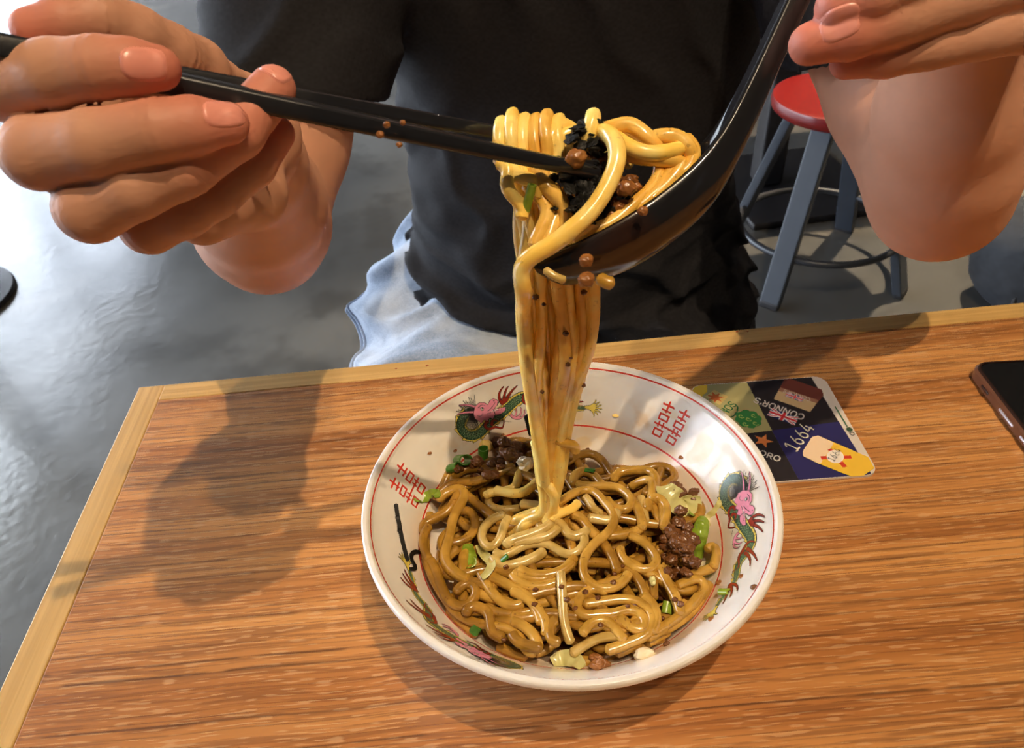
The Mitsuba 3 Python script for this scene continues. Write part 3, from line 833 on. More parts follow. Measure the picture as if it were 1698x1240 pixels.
# ladle hand
FING_L = dict(
    index=(A((1745, -172, 0.302), (1722, -138, 0.272), (1665, -95, 0.248), (1580, -62, 0.241), (1500, -30, 0.238), (1440, -6, 0.238), (1386, 12, 0.240)), [.0115, .0100, .0100, .0089, .0085, .0080, .0066]),
    middle=(A((1762, -108, 0.307), (1748, -70, 0.278), (1690, -33, 0.253), (1590, -3, 0.247), (1490, 30, 0.244), (1410, 54, 0.2445), (1343, 73, 0.247)), [.0118, .0102, .0102, .0090, .0086, .0083, .0068]),
    ring=(A((1775, -38, 0.310), (1768, 8, 0.285), (1715, 40, 0.262), (1630, 58, 0.257), (1545, 77, 0.2545), (1470, 92, 0.2545), (1404, 103, 0.2565)), [.0112, .0094, .0094, .0080, .0076, .0071, .0057]),
    pinky=(A((1788, 28, 0.314), (1790, 46, 0.300), (1775, 46, 0.290), (1755, 36, 0.285)), [.010, .0082, .008, .0070]),
    thumb=(A((1690, -160, 0.325), (1600, -150, 0.295), (1500, -120, 0.272), (1420, -80, 0.258), (1365, -50, 0.252)), [.015, .0125, .011, .0098, .0075]))
PALM_L = [(A((1612, -78, 0.345), (1680, -125, 0.325), (1745, -172, 0.305)), [.021, .019, .0125]), (A((1612, -78, 0.345), (1690, -92, 0.328), (1762, -108, 0.310)), [.021, .019, .0125]),
          (A((1615, -70, 0.345), (1695, -50, 0.330), (1775, -38, 0.313)), [.021, .018, .012]), (A((1618, -60, 0.345), (1700, -10, 0.332), (1788, 28, 0.316)), [.021, .017, .011]), (A((1612, -80, 0.345), (1690, -160, 0.325)), [.021, .018])]


def forearm(E, W):
    v = W - E
    return [E, E + v * 0.18, E + v * 0.45, E + v * 0.8, W], [.0400, .0440, .0395, .0280, .0235], 0.008, 0.014


def arm(f, S, E, W, k=0.03):
    u, v = E - S, W - E
    f.chain([S, S + u * 0.35, S + u * 0.72, E], [.056, .0500, .0460, .0400], 0.008, k)
    f.chain(*forearm(E, W))
    return f


def hand_field(fingers, palm, E, W):
    f = Field()
    v = W - E
    f.chain(*forearm(E, W))
    for pts, rr in palm:
        f.chain(pts, rr, 0.008, 0.010)
    fs = []
    for nm, (pts, rr) in fingers.items():
        g = Field().chain(pts, rr, 0.0022, 0.002)
        fs.append((nm, pts, rr, g))
    return f, fs


def whole_hand(fingers, palm, E, W, creases=()):
    base, fs = hand_field(fingers, palm, E, W)

    def fn(p):
        d = base(p)
        q = np.full(len(p), Field.FAR)
        for nm, pts, rr, g in fs:
            e = g(p)
            near = e < 0.006
            if near.any():
                # wrinkles over the two outer joints
                for j, dep in ((2, 0.0006), (4, 0.00055)):
                    if j + 1 >= len(pts):
                        continue
                    ax = pts[min(j + 1, len(pts) - 1)] - pts[j - 1]
                    ax = ax / np.linalg.norm(ax)
                    s = (p[near] - pts[j]) @ ax
                    r = np.linalg.norm(p[near] - pts[j], axis=1)
                    w = sum(np.exp(-((s - o) / 0.0009) ** 2) * a for o, a in ((0, 1), (0.0028, 0.6), (-0.0026, 0.6)))
                    e[near] += dep * w * (r < 0.018)
            q = smin(q, e, 0.0007)
        return smin(d, q, 0.004)
    return fn


hr, hl = whole_hand(FING_R, PALM_R, E_R, W_R), whole_hand(FING_L, PALM_L, E_L, W_L)


def all_pts(fingers, palm, W, E):
    q = np.vstack([p for p, _ in fingers.values()] + [p for p, _ in palm] + [[W], W + (E - W) * 0.45])
    return q.min(0) - 0.035, q.max(0) + 0.035


# arms, neck and head
body = Field()
arm(body, S_R, E_R, W_R)
arm(body, S_L, E_L, W_L)
NECK = np.array([0.098, 0.690, 1.07])
HEAD = np.array([0.098, 0.640, 1.275])
body.chain([S_R, NECK, S_L], [.056, .07, .056], 0.02, 0.03)
body.chain([[0.098, 0.70, 0.72], [0.098, 0.70, 0.9], NECK], [.11, .105, .07], 0.03, 0.03)
body.chain([NECK, HEAD + [0, 0.02, -0.06]], [.062, .055], 0.02, 0.03)
body.chain([HEAD + [0, 0.022, 0.012], HEAD + [0, 0.014, 0.035]], [.080, .076], 0.02, 0.02)
body.chain([HEAD + [0, -0.02, -0.035], HEAD + [0, -0.042, -0.088]], [.060, .034], 0.02, 0.03)
body.chain([HEAD + [0, -0.072, 0.0], HEAD + [0, -0.096, -0.036]], [.009, .013], 0.006, 0.010)
for s in (-1, 1):
    body.chain([HEAD + [s * 0.082, 0.018, 0.014], HEAD + [s * 0.078, 0.014, -0.03]], [.012, .009], 0.006, 0.006)
    body.chain([HEAD + [s * 0.014, -0.086, -0.064], HEAD + [0, -0.09, -0.064]], [.007, .008], 0.004, 0.006)
    body.chain([HEAD + [s * 0.016, -0.078, 0.012], HEAD + [s * 0.05, -0.066, 0.010]], [.009, .008], 0.006, 0.012)

mb_ = surface(body, (-0.32, 0.10, 0.70), (0.52, 0.86, 1.42), 0.0040)
cutR, cutL = E_R + (W_R - E_R) * 0.62, E_L + (W_L - E_L) * 0.62
nR, nL = (W_R - E_R) / np.linalg.norm(W_R - E_R), (W_L - E_L) / np.linalg.norm(W_L - E_L)
near = lambda c, W: np.linalg.norm(c - W, axis=1) < 0.2
mb_ = cut(mb_, lambda c: ~((near(c, W_R) & ((c - cutR) @ nR > 0)) | (near(c, W_L) & ((c - cutL) @ nL > 0))))
lo, hi = all_pts(FING_R, PALM_R, W_R, E_R)
mh = cut(surface(hr, lo, hi, 0.0010), lambda c: (c - cutR) @ nR > -0.004)
lo, hi = all_pts(FING_L, PALM_L, W_L, E_L)
ml = cut(surface(hl, lo, hi, 0.0012), lambda c: (c - cutL) @ nL > -0.004)
skin = join([mb_, mh, ml])


def skin_color(v):
    base = np.array(lin(188, 139, 113))
    red, pale, brown = np.array(lin(194, 108, 90)), np.array(lin(216, 172, 140)), np.array(lin(176, 120, 92))
    n = meshkit.fbm(v * 60, 3, 4)[:, None]
    c = base * (0.92 + 0.16 * n)
    hand_d = np.minimum(np.linalg.norm(v - FING_R["middle"][0][2], axis=1), np.linalg.norm(v - FING_L["middle"][0][2], axis=1))
    c = c * (1 + 0.16 * np.clip((hand_d - 0.09) / 0.08, 0, 1))[:, None]
    for F in (FING_R, FING_L):
        for nm, (pts, rr) in F.items():
            d = np.linalg.norm(v - pts[-1], axis=1)
            w = np.clip(1 - (d - 0.004) / 0.020, 0, 1)[:, None] * 0.75
            c = c * (1 - w) + red * w
            for j in (2, 4):
                if j < len(pts) - 1:
                    d = np.linalg.norm(v - pts[j], axis=1)
                    w = np.clip(1 - (d - 0.006) / 0.010, 0, 1)[:, None] * 0.25
                    c = c * (1 - w) + brown * w
    h = np.linalg.norm(v - (HEAD + [0, -0.09, -0.064]), axis=1)
    w = np.clip(1 - h / 0.02, 0, 1)[:, None] * 0.6
    return c * (1 - w) + np.array(lin(176, 92, 84)) * w


mat("m_skin", VCOL, rough=0.54, spec=0.35, sheen=0.1, bump=lambda p, n, uv: 0.00016 * fbm(p.x * 900, p.y * 900, p.z * 900, 2))
me = thing("person", "person in a black t-shirt and pale jeans holding chopsticks and a ladle over the bowl", "person")
add("body", skin, "m_skin", parent=me, smooth=True, color=skin_color(np.array(skin.vertices)), label="bare forearms and hands")


# ---- fingernails
def nail(f, c, ax, nrm, L, Wd, name="fingernail"):
    ax = ax / np.linalg.norm(ax)
    nrm = nrm - ax * (nrm @ ax); nrm /= np.linalg.norm(nrm)
    b = np.cross(nrm, ax)
    nu, nv = 17, 15
    U, V = np.meshgrid(np.linspace(-1, 1, nu), np.linspace(-1, 1, nv), indexing="ij")
    # a rounded rectangle: squeeze the square grid into a superellipse
    k = (np.abs(U) ** 3.2 + np.abs(V) ** 3.2) ** (1 / 3.2)
    m_ = np.maximum(np.abs(U), np.abs(V))
    s = np.where(k > 1e-6, m_ / np.maximum(k, 1e-6), 1)
    U2, V2 = U * s, V * s
    p = c + ax * (U2 * L / 2)[..., None] + b * (V2 * Wd / 2)[..., None] + nrm * 0.012
    p = p.reshape(-1, 3)
    for _ in range(24):
        p = p - nrm * np.clip(f(p), -0.004, 0.004)[:, None] * 0.9
    edge = np.clip((1 - m_.reshape(-1)) / 0.16, 0, 1)
    p = p + nrm * (-0.0005 + 0.0009 * edge ** 0.6)[:, None]
    i, j = np.meshgrid(np.arange(nu - 1), np.arange(nv - 1), indexing="ij")
    q = np.stack([i * nv + j, (i + 1) * nv + j, (i + 1) * nv + j + 1, i * nv + j + 1], -1).reshape(-1, 4)
    m = trimesh.Trimesh(p, np.vstack([q[:, [0, 1, 2]], q[:, [0, 2, 3]]]), process=False)
    if (m.face_normals @ nrm).mean() < 0:
        m = trimesh.Trimesh(p, np.array(m.faces)[:, ::-1], process=False)
    add(name, m, "m_nail", parent=me, smooth=True)


mat("m_nail", lin(214, 140, 124), rough=0.28, spec=0.5, clear=0.35)


def nail_on(f, fingers, nm, px, py, d, L, Wd, tilt=(0, 0)):
    pts = fingers[nm][0]
    c = at(px, py, d)
    ax = pts[-1] - pts[-3]
    view = EYE - c
    view /= np.linalg.norm(view)
    nail(f, c, ax, view + tilt[0] * RIGHT + tilt[1] * UP, L, Wd)


nail_on(hr, FING_R, "index", 250, 109, 0.2045, 0.0112, 0.0092, (0.0, 0.05))
nail_on(hr, FING_R, "middle", 374, 197, 0.210, 0.0112, 0.0086, (0.1, 0.25))
nail_on(hr, FING_R, "ring", 456, 124, 0.2305, 0.0095, 0.0100, (0.15, 0.35))
nail_on(hl, FING_L, "middle", 1376, 60, 0.247, 0.0120, 0.0100, (0.0, 0.25))
nail_on(hl, FING_L, "ring", 1430, 96, 0.256, 0.0110, 0.0080, (0.0, 0.75))
nail_on(hl, FING_L, "index", 1418, -14, 0.240, 0.0110, 0.0092, (0.0, 0.5))
# eyes and hair
mat("m_eye", lin(230, 226, 220), rough=0.15)
mat("m_hair", lin(30, 24, 22), rough=0.45)
for s in (-1, 1):
    e = trimesh.creation.icosphere(2, 0.0115); e.apply_translation(HEAD + [s * 0.031, -0.061, 0.0])
    k = add("eye", e, "m_eye", parent=me, smooth=True)
    e = trimesh.creation.icosphere(2, 0.0058); e.apply_translation(HEAD + [s * 0.031, -0.0682, -0.002])
    add("iris", e, "m_hair", parent=k, smooth=True)
hv = trimesh.creation.icosphere(4)
v = np.array(hv.vertices)
v = v * np.array([0.088, 0.098, 0.086]) * (1 + 0.10 * (meshkit.fbm(v * np.array([9, 9, 3]), 3, 2) - 0.5))[:, None] + HEAD + [0, 0.030, 0.036]
v[:, 2] = np.maximum(v[:, 2], HEAD[2] + np.where(v[:, 1] < HEAD[1], 0.048, -0.045))
add("hair", trimesh.Trimesh(v, hv.faces, process=False), "m_hair", parent=me, smooth=True, label="short dark hair")

# ------------------------------------------------------------------ jeans
jn = Field()
HIPR, HIPL = np.array([-0.006, 0.755, 0.565]), np.array([0.155, 0.755, 0.560])
KR, KL = np.array([-0.075, 0.33, 0.560]), np.array([0.150, 0.33, 0.560])
jn.chain([HIPR, (HIPR + KR) / 2, KR], [.118, .112, .085], 0.04, 0.02)
jn.chain([HIPL, (HIPL + KL) / 2, KL], [.110, .090, .080], 0.04, 0.02)
jn.chain([KR, KR + [0.0, 0.05, -0.42]], [.08, .075], 0.03, 0.02)
jn.chain([KL, KL + [0.0, 0.05, -0.42]], [.08, .075], 0.03, 0.02)
jn.chain([[0.0, 0.745, 0.600], [-0.086, 0.700, 0.625]], [.092, .057], 0.03, 0.03)
jn.chain([HIPR + [0.03, 0.0, 0.06], HIPL + [-0.02, 0, 0.06]], [.125, .125], 0.04, 0.03)


# ------------------------------------------------------------------ t-shirt
ZT = np.array([0.50, 0.58, 0.64, 0.70, 0.76, 0.84, 0.92, 1.00, 1.05, 1.09, 1.12])
AT = np.array([.172, .176, .174, .168, .160, .156, .162, .176, .165, .110, .070])
BT = np.array([.130, .136, .134, .128, .120, .116, .116, .112, .096, .080, .064])
YT = np.array([.715, .712, .710, .708, .705, .700, .696, .690, .688, .690, .690])
CX = 0.100


def ridges(p, d, freq, w, warp=0.5, seed=0):
    """Soft creases running across the direction d."""
    u = p @ np.asarray(d, float) * freq + warp * 6 * (meshkit.fbm(p * 7.0, 3, seed) - 0.5)
    return np.exp(-((u - np.round(u)) / w) ** 2)


def torso_d(p):
    a, b, y = np.interp(p[:, 2], ZT, AT), np.interp(p[:, 2], ZT, BT), np.interp(p[:, 2], ZT, YT)
    q = np.sqrt(((p[:, 0] - CX) / a) ** 2 + ((p[:, 1] - y) / b) ** 2)
    d = (q - 1) * np.minimum(a, b)
    return np.maximum(d, np.maximum(p[:, 2] - 1.12, 0.50 - p[:, 2]))


def hem_z(p):
    x = p[:, 0]
    return np.interp(x, [-0.10, -0.055, -0.01, 0.05, 0.10, 0.20, 0.27], [0.685, 0.680, 0.645, 0.590, 0.570, 0.555, 0.550]) + 0.006 * np.sin(x * 40)


SLV = []
for S, E in ((S_R, E_R), (S_L, E_L)):
    u = E - S
    SLV.append((S, S + u * 0.53, u / np.linalg.norm(u)))
hemn = [np.array([-0.30, -0.25, -0.92]), np.array([0.30, -0.25, -0.92])]
hemn = [h / np.linalg.norm(h) for h in hemn]


def shirt(p):
    d = torso_d(p)
    # folds: gathered low on the belly, drawn from the side seam down to the lap; finer ones higher up
    low = np.clip((0.84 - p[:, 2]) / 0.16, 0, 1)
    fold = ridges(p, (0.55, 0.0, 1.0), 17, 0.20, 0.55, 3) * 0.0105 * low
    fold += ridges(p, (-0.35, 0.0, 1.0), 24, 0.16, 0.6, 8) * 0.0055 * low ** 1.5
    fold += ridges(p, (0.9, 0.1, 0.45), 12, 0.22, 0.5, 6) * 0.004 * (1 - low)
    d = d - fold - 0.008 * low * (meshkit.fbm(p * 14, 3, 5) - 0.45) - 0.016 * np.clip((0.70 - p[:, 2]) / 0.10, 0, 1) * np.clip((p[:, 0] - 0.16) / 0.06, 0, 1)
    d = np.maximum(d, hem_z(p) - p[:, 2])
    yb = np.interp(p[:, 0], [-0.085, -0.05, 0.0, 0.05, 0.10, 0.14, 0.20, 0.30], [0.95, 0.675, 0.622, 0.600, 0.590, 0.565, 0.545, 0.56])
    lap = np.maximum(jn(p) - 0.0250 - 0.004 * ridges(p, (0.8, 0.6, 0.2), 22, 0.2, 0.5, 31), np.maximum(yb - p[:, 1], 0.545 - p[:, 2]))
    d = smin(d, lap, 0.02)
    for (S, M, u), hn, E in zip(SLV, hemn, (E_R, E_L)):
        t = np.clip((p - S) @ u / np.linalg.norm(E - S), 0, 1)
        c = np.linalg.norm(p - S - (t * np.linalg.norm(E - S))[:, None] * u, axis=1)
        s = c - (0.068 - 0.001 * t) - 0.0045 * ridges(p, u * 0.6 + np.array([0.5, 0, 0.2]), 24, 0.24, 0.6, 11)
        s = np.maximum(s, (p - M) @ hn)
        inner = np.maximum(c - 0.0620, -((p - M) @ hn) - 0.010)
        s = np.maximum(s, -inner)
        d = smin(d, np.maximum(s, -0.2), 0.018)
        d = np.maximum(d, -np.maximum(c - 0.0590, -((p - M) @ hn) - 0.010))
    for S in (S_R, S_L):
        d = smin(d, cap(p, S + np.array([0, 0, 0.004]), NECK + np.array([0.5 * (S[0] - NECK[0]), 0, -0.004]), 0.067, 0.073), 0.02)
        d = smin(d, cap(p, NECK + np.array([0.5 * (S[0] - NECK[0]), 0, -0.004]), NECK + np.array([0, 0, -0.01]), 0.073, 0.080), 0.02)
    # neck hole
    nk = np.linalg.norm((p - np.array([CX, 0.675, 1.115])) * [1, 1, 0.6], axis=1) - 0.074
    return np.maximum(d, -nk)


mat("m_shirt", lambda p, n, uv: mix(lin(21, 21, 24), lin(34, 34, 38), fbm(p.x * 500, p.y * 500, p.z * 500, 2)), rough=0.85, spec=0.2, sheen=0.35)
add("t_shirt", surface(shirt, (-0.24, 0.40, 0.52), (0.46, 0.90, 1.16), 0.0026), "m_shirt", parent=me, smooth=True, label="black short-sleeved t-shirt")

# the cloth of the jeans
def jeans(p):
    d = jn(p)
    m = d < 0.045
    q = p[m]
    f = ridges(q, (0.35, 0.85, 0.3), 14, 0.24, 0.35, 12) * 0.012 + ridges(q, (-0.5, 0.8, 0.2), 13, 0.22, 0.4, 14) * 0.003
    d[m] = d[m] - f - 0.004 * (meshkit.fbm(q * 16, 2, 6) - 0.5)
    d = np.maximum(d, 0.475 - p[:, 2] - np.clip((0.62 - p[:, 1]) * 4, 0, 0.4))
    return np.maximum(d, 0.13 - p[:, 2])


def denim(p, n, uv):
    w = noise(p.x * 900, p.y * 900, p.z * 900)
    f = fbm(p.x * 26, p.y * 26, p.z * 26, 4)
    return mix(mix(lin(118, 134, 156), lin(172, 184, 200), smoothstep(0.3, 0.7, f)), mi.Color3f(lin(196, 206, 220)), 0.4 * w)


mat("m_denim", denim, rough=0.85, spec=0.2, sheen=0.3)
jm = surface(jeans, (-0.24, 0.20, 0.10), (0.40, 0.93, 0.78), 0.0035)
jk = add("jeans", jm, "m_denim", parent=me, smooth=True, label="pale blue jeans")
# the side seam with its double stitch, laid on the cloth
mat("m_seam", lin(150, 164, 184), rough=0.8)


def drape(pts, f, lift, axis):
    p = smooth_path(pts, 0.004)
    for _ in range(30):
        p = p - np.asarray(axis) * np.clip(f(p), -0.01, 0.01)[:, None] * 0.7
    return p + np.asarray(axis) * lift


ax_ = np.array([-0.78, -0.1, 0.62])
for o in (0.0, 0.008):
    sp = drape([(-0.13 + o, 0.80, 0.66 + o), (-0.145 + o, 0.72, 0.645 + o), (-0.155 + o, 0.62, 0.635 + o), (-0.16 + o, 0.5, 0.63 + o)], jeans, 0.0006, ax_)
    add("seam", tube(sp, 0.0022, 8, flat=0.6), "m_seam", parent=jk, smooth=True)
# shoes carry the legs
mat("m_shoe", lin(40, 40, 44), rough=0.6)
for K in (KR, KL):
    sv = blob((0, 0, 0), (0.05, 0.135, 0.045), 3, 0.08, 3)
    v = np.array(sv.vertices) + [K[0], K[1] - 0.02, 0.045]; v[:, 2] = np.clip(v[:, 2], 0.001, 0.2)
    add("shoe", trimesh.Trimesh(v, sv.faces, process=False), "m_shoe", parent=me, smooth=True)
    an = tube(np.array([K + [0, 0.05, -0.40], [K[0], K[1] + 0.05, 0.06]]), 0.045, 16)
    add("sock", an, "m_shoe", parent=me, smooth=True)
# ------------------------------------------------------------------ chopsticks
mat("m_chopstick", lin(30, 31, 35), rough=lambda p, n, uv: mix(mi.Color3f(0.36), mi.Color3f(0.14), smoothstep(-0.050, -0.040, p.x + 0.004 * noise(p.y * 300, p.z * 300))).x, spec=0.5)


def stick(a, b, length, w0, w1, label, roll):
    d = (b - a) / np.linalg.norm(b - a)
    s = b - d * length
    u = np.cross(d, [0, 0, 1]); u /= np.linalg.norm(u)
    v = np.cross(u, d)
    c, q = math.cos(roll), math.sin(roll)
    u, v = u * c + v * q, v * c - u * q
    rings = []
    for t, k in ((0.0, 0.86), (0.004, 1.0), (0.35, 1.0), (0.75, 1.0), (0.996, 1.0), (1.0, 0.8)):
        w = (w0 + (w1 - w0) * max(0, (t - 0.3) / 0.7)) * k / 2
        ch = w * 0.34
        rings.append([s + d * length * t + u * x + v * y for x, y in ((w, -w + ch), (w, w - ch), (w - ch, w), (-w + ch, w), (-w, w - ch), (-w, -w + ch), (-w + ch, -w), (w - ch, -w))])
    R = np.array(rings).reshape(-1, 3)
    f = []
    for i in range(5):
        for j in range(8):
            a_, b_, c_, d_ = i * 8 + j, i * 8 + (j + 1) % 8, (i + 1) * 8 + (j + 1) % 8, (i + 1) * 8 + j
            f += [(a_, b_, c_), (a_, c_, d_)]
    f += [(0, j + 1, j) for j in range(1, 7)] + [(40, 40 + j, 40 + j + 1) for j in range(1, 7)]
    m = trimesh.Trimesh(R, f, process=False)
    trimesh.repair.fix_normals(m)
    add("chopstick", m, "m_chopstick", label, "chopstick", "pair of chopsticks", smooth=50)


CH_A = (at(306, 142, 0.2165), at(992, 287, 0.262))
CH_B = (at(306, 131, 0.2235), at(930, 238, 0.297))
stick(*CH_A, 0.236, 0.0068, 0.0045, "black chopstick nearer the camera, its tip in the noodles by the ladle", 0.15)
stick(*CH_B, 0.236, 0.0068, 0.0045, "black chopstick lying just behind the other one, its tip buried in the noodles", 0.35)

# ------------------------------------------------------------------ ladle
mat("m_ladle", lambda p, n, uv: mix(lin(26, 26, 29), lin(46, 26, 16), smoothstep(0.45, 0.75, fbm(p.x * 40, p.y * 40, p.z * 40, 3)) * smoothstep(1.06, 0.98, p.z)), rough=lambda p, n, uv: mix(mi.Color3f(0.34), mi.Color3f(0.13), smoothstep(1.05, 1.00, p.z)).x, spec=0.5, clear=0.3)
SIDE = np.array([0.20, 0.93, -0.22]); SIDE /= np.linalg.norm(SIDE)
# edge that faces the camera, then half width, depth and wall of the section
LD = [((884, 441, .2580), .002, .0030, 1), ((898, 433, .2575), .0120, .0115, 1), ((945, 411, .2555), .0190, .0180, 1), ((1000, 384, .2540), .0225, .0210, 1), ((1060, 349, .2535), .0240, .0215, 1), ((1115, 309, .2540), .0215, .0200, 1), ((1160, 266, .2550), .0160, .0170, .85),
      ((1194, 222, .2560), .0105, .0125, .45), ((1226, 166, .2560), .0075, .0100, .1), ((1264, 88, .2550), .0065, .0088, 0), ((1306, -2, .2530), .0062, .0084, 0), ((1345, -90, .2505), .0064, .0082, 0), ((1385, -190, .2480), .0066, .0078, 0), ((1398, -225, .2470), .0040, .0060, 0)]


def ladle_mesh():
    key = np.array([list(at(*q)) + [w, d, h] for q, w, d, h in LD])
    p = smooth_path(key, 0.0022)
    e, w, dp, ho = p[:, :3], np.maximum(p[:, 3], 0.001), np.maximum(p[:, 4], 0.001), np.clip(p[:, 5], 0, 1)
    t = np.gradient(e, axis=0); t /= np.linalg.norm(t, axis=1, keepdims=True)
    s = SIDE - t * (t @ SIDE)[:, None]; s /= np.linalg.norm(s, axis=1, keepdims=True)
    m = np.cross(s, t)
    m *= np.sign(m @ np.array([0.5, 0, -1.0]))[:, None]
    c = e + s * w[:, None]
    fo, th = np.linspace(0, np.pi, 33), 0.0019
    fi = fo[::-1]
    pw = lambda x: np.sign(x) * np.abs(x) ** 0.85
    out = c[:, None] - s[:, None] * (w[:, None] * pw(np.cos(fo)))[..., None] + m[:, None] * (dp[:, None] * pw(np.sin(fo)))[..., None]
    wi, di = np.maximum(w - th, 0.0004), np.maximum((dp - th) * ho, 0.00005)
    inn = c[:, None] - s[:, None] * (wi[:, None] * pw(np.cos(fi)))[..., None] + m[:, None] * (di[:, None] * pw(np.sin(fi)))[..., None] - m[:, None] * 0.0003
    g = np.concatenate([out, inn], 1)
    n, k = g.shape[:2]
    I, J = np.meshgrid(np.arange(n - 1), np.arange(k), indexing="ij")
    q = np.stack([I * k + J, I * k + (J + 1) % k, (I + 1) * k + (J + 1) % k, (I + 1) * k + J], -1).reshape(-1, 4)
    v = np.vstack([g.reshape(-1, 3), g[0].mean(0)[None], g[-1].mean(0)[None]])
    j = np.arange(k)
    f = np.vstack([q[:, [0, 1, 2]], q[:, [0, 2, 3]], np.stack([np.full(k, n * k), (j + 1) % k, j], 1), np.stack([np.full(k, n * k + 1), (n - 1) * k + j, (n - 1) * k + (j + 1) % k], 1)])
    mm = trimesh.Trimesh(v, f, process=False)
    trimesh.repair.fix_normals(mm)
    return mm, c, s, m, w, dp


lm, LC, LS, LM, LW, LDP = ladle_mesh()
add("ladle", lm, "m_ladle", "black ladle with a long handle cradling the lifted noodles", "ladle", smooth=60)

# ------------------------------------------------------------------ noodles
def noodle_col(a, b, spot, seed):
    def fn(p, n, uv):
        f = fbm(p.x * 130 + seed, p.y * 130, p.z * 130, 3)
        c = mix(a, b, smoothstep(0.3, 0.72, f))
        s = smoothstep(0.80, 0.88, noise(p.x * 900, p.y * 900, p.z * 900)) * smoothstep(0.5, 0.6, noise(p.x * 240, p.y * 240, p.z * 240 + seed))
        return mix(c, mi.Color3f(lin(96, 50, 22)), spot * s)
    return fn


nb_ = lambda p, n, uv: 0.00022 * fbm(p.x * 300, p.y * 300, p.z * 300, 4)
for nm, a, b, sp, sd in (("brown", lin(142, 101, 28), lin(176, 130, 46), 0.6, 0), ("golden", lin(172, 128, 42), lin(202, 158, 68), 0.5, 5), ("pale", lin(186, 154, 80), lin(212, 184, 112), 0.35, 9), ("bright", lin(250, 206, 92), lin(254, 226, 132), 0.25, 13), ("amber", lin(226, 172, 68), lin(240, 196, 100), 0.4, 17)):
    mat("m_noodle_" + nm, noodle_col(a, b, sp, sd), rough=0.20, spec=0.8, clear=1.0, clear_gloss=0.95, bump=nb_, bump_scale=1.0)

NG = 0.0006
NN = int(0.19 / NG)
gx = (np.arange(NN) - NN / 2) * NG
GX, GY = np.meshgrid(gx, gx, indexing="ij")
RR = np.hypot(GX, GY)
pr = IN_F[np.argsort(IN_F[:, 0])]
HB = np.interp(RR, pr[:, 0], pr[:, 1])
HB[RR > 0.1] = 0.075
H = HB.copy()


def bed(x, y):
    """The heap's outline: high in the middle, low at the far wall where the bowl shows."""
    r = np.hypot(x, y + 0.010)
    return 0.0265 - 0.004 * (r / 0.07) ** 2 - 0.010 * np.clip((y - 0.036) / 0.03, 0, 1) * np.clip(1 - np.abs(x - 0.015) / 0.05, 0, 1)


# sauce at the bottom of the bowl
mat("m_sauce", lambda p, n, uv: mix(lin(62, 30, 12), lin(104, 58, 22), fbm(p.x * 120, p.y * 120, 0, 3)), rough=0.18, spec=0.5, clear=1.0)
BED = bed(GX, GY) - 0.004
sv, sf = [], []
st_ = 5
sub = slice(None, None, st_)
bx, by, bzv, hbv = GX[sub, sub], GY[sub, sub], BED[sub, sub], HB[sub, sub]
inside = bzv > hbv - 0.003
idx = -np.ones(bx.shape, int)
idx[inside] = np.arange(inside.sum())
V = np.stack([bx[inside] + BC[0], by[inside] + BC[1], BZ + np.maximum(bzv[inside], 0) + 0.0015 * (meshkit.fbm(np.stack([bx[inside] * 200, by[inside] * 200, 0 * bx[inside]], -1), 3, 2) - 0.5)], -1)
a_, b_, c_, d_ = idx[:-1, :-1], idx[1:, :-1], idx[1:, 1:], idx[:-1, 1:]
ok = (a_ >= 0) & (b_ >= 0) & (c_ >= 0) & (d_ >= 0)
F = np.vstack([np.stack([a_[ok], b_[ok], c_[ok]], 1), np.stack([a_[ok], c_[ok], d_[ok]], 1)])
add("sauce", trimesh.Trimesh(V, F, process=False), "m_sauce", "brown glossy sauce pooled under the noodles in the bowl", "sauce", kind="stuff", smooth=True)
H = np.maximum(H, np.where(BED > HB, BED, HB))


def footprint(x, y, r, fn):
    i0, i1 = int((x - r) / NG + NN / 2), int((x + r) / NG + NN / 2) + 2
    j0, j1 = int((y - r) / NG + NN / 2), int((y + r) / NG + NN / 2) + 2
    i0, j0, i1, j1 = max(i0, 0), max(j0, 0), min(i1, NN), min(j1, NN)
    if i1 <= i0 or j1 <= j0:
        return None
    d2 = (GX[i0:i1, j0:j1] - x) ** 2 + (GY[i0:i1, j0:j1] - y) ** 2
    return (slice(i0, i1), slice(j0, j1)), d2


def cap_z(x, y):
    r = np.hypot(x, y)
    return 0.0520 - 0.006 * (r / 0.07) ** 2 + 0.006 * np.exp(-((x + 0.012) ** 2 + (y - 0.004) ** 2) / 0.02 ** 2)


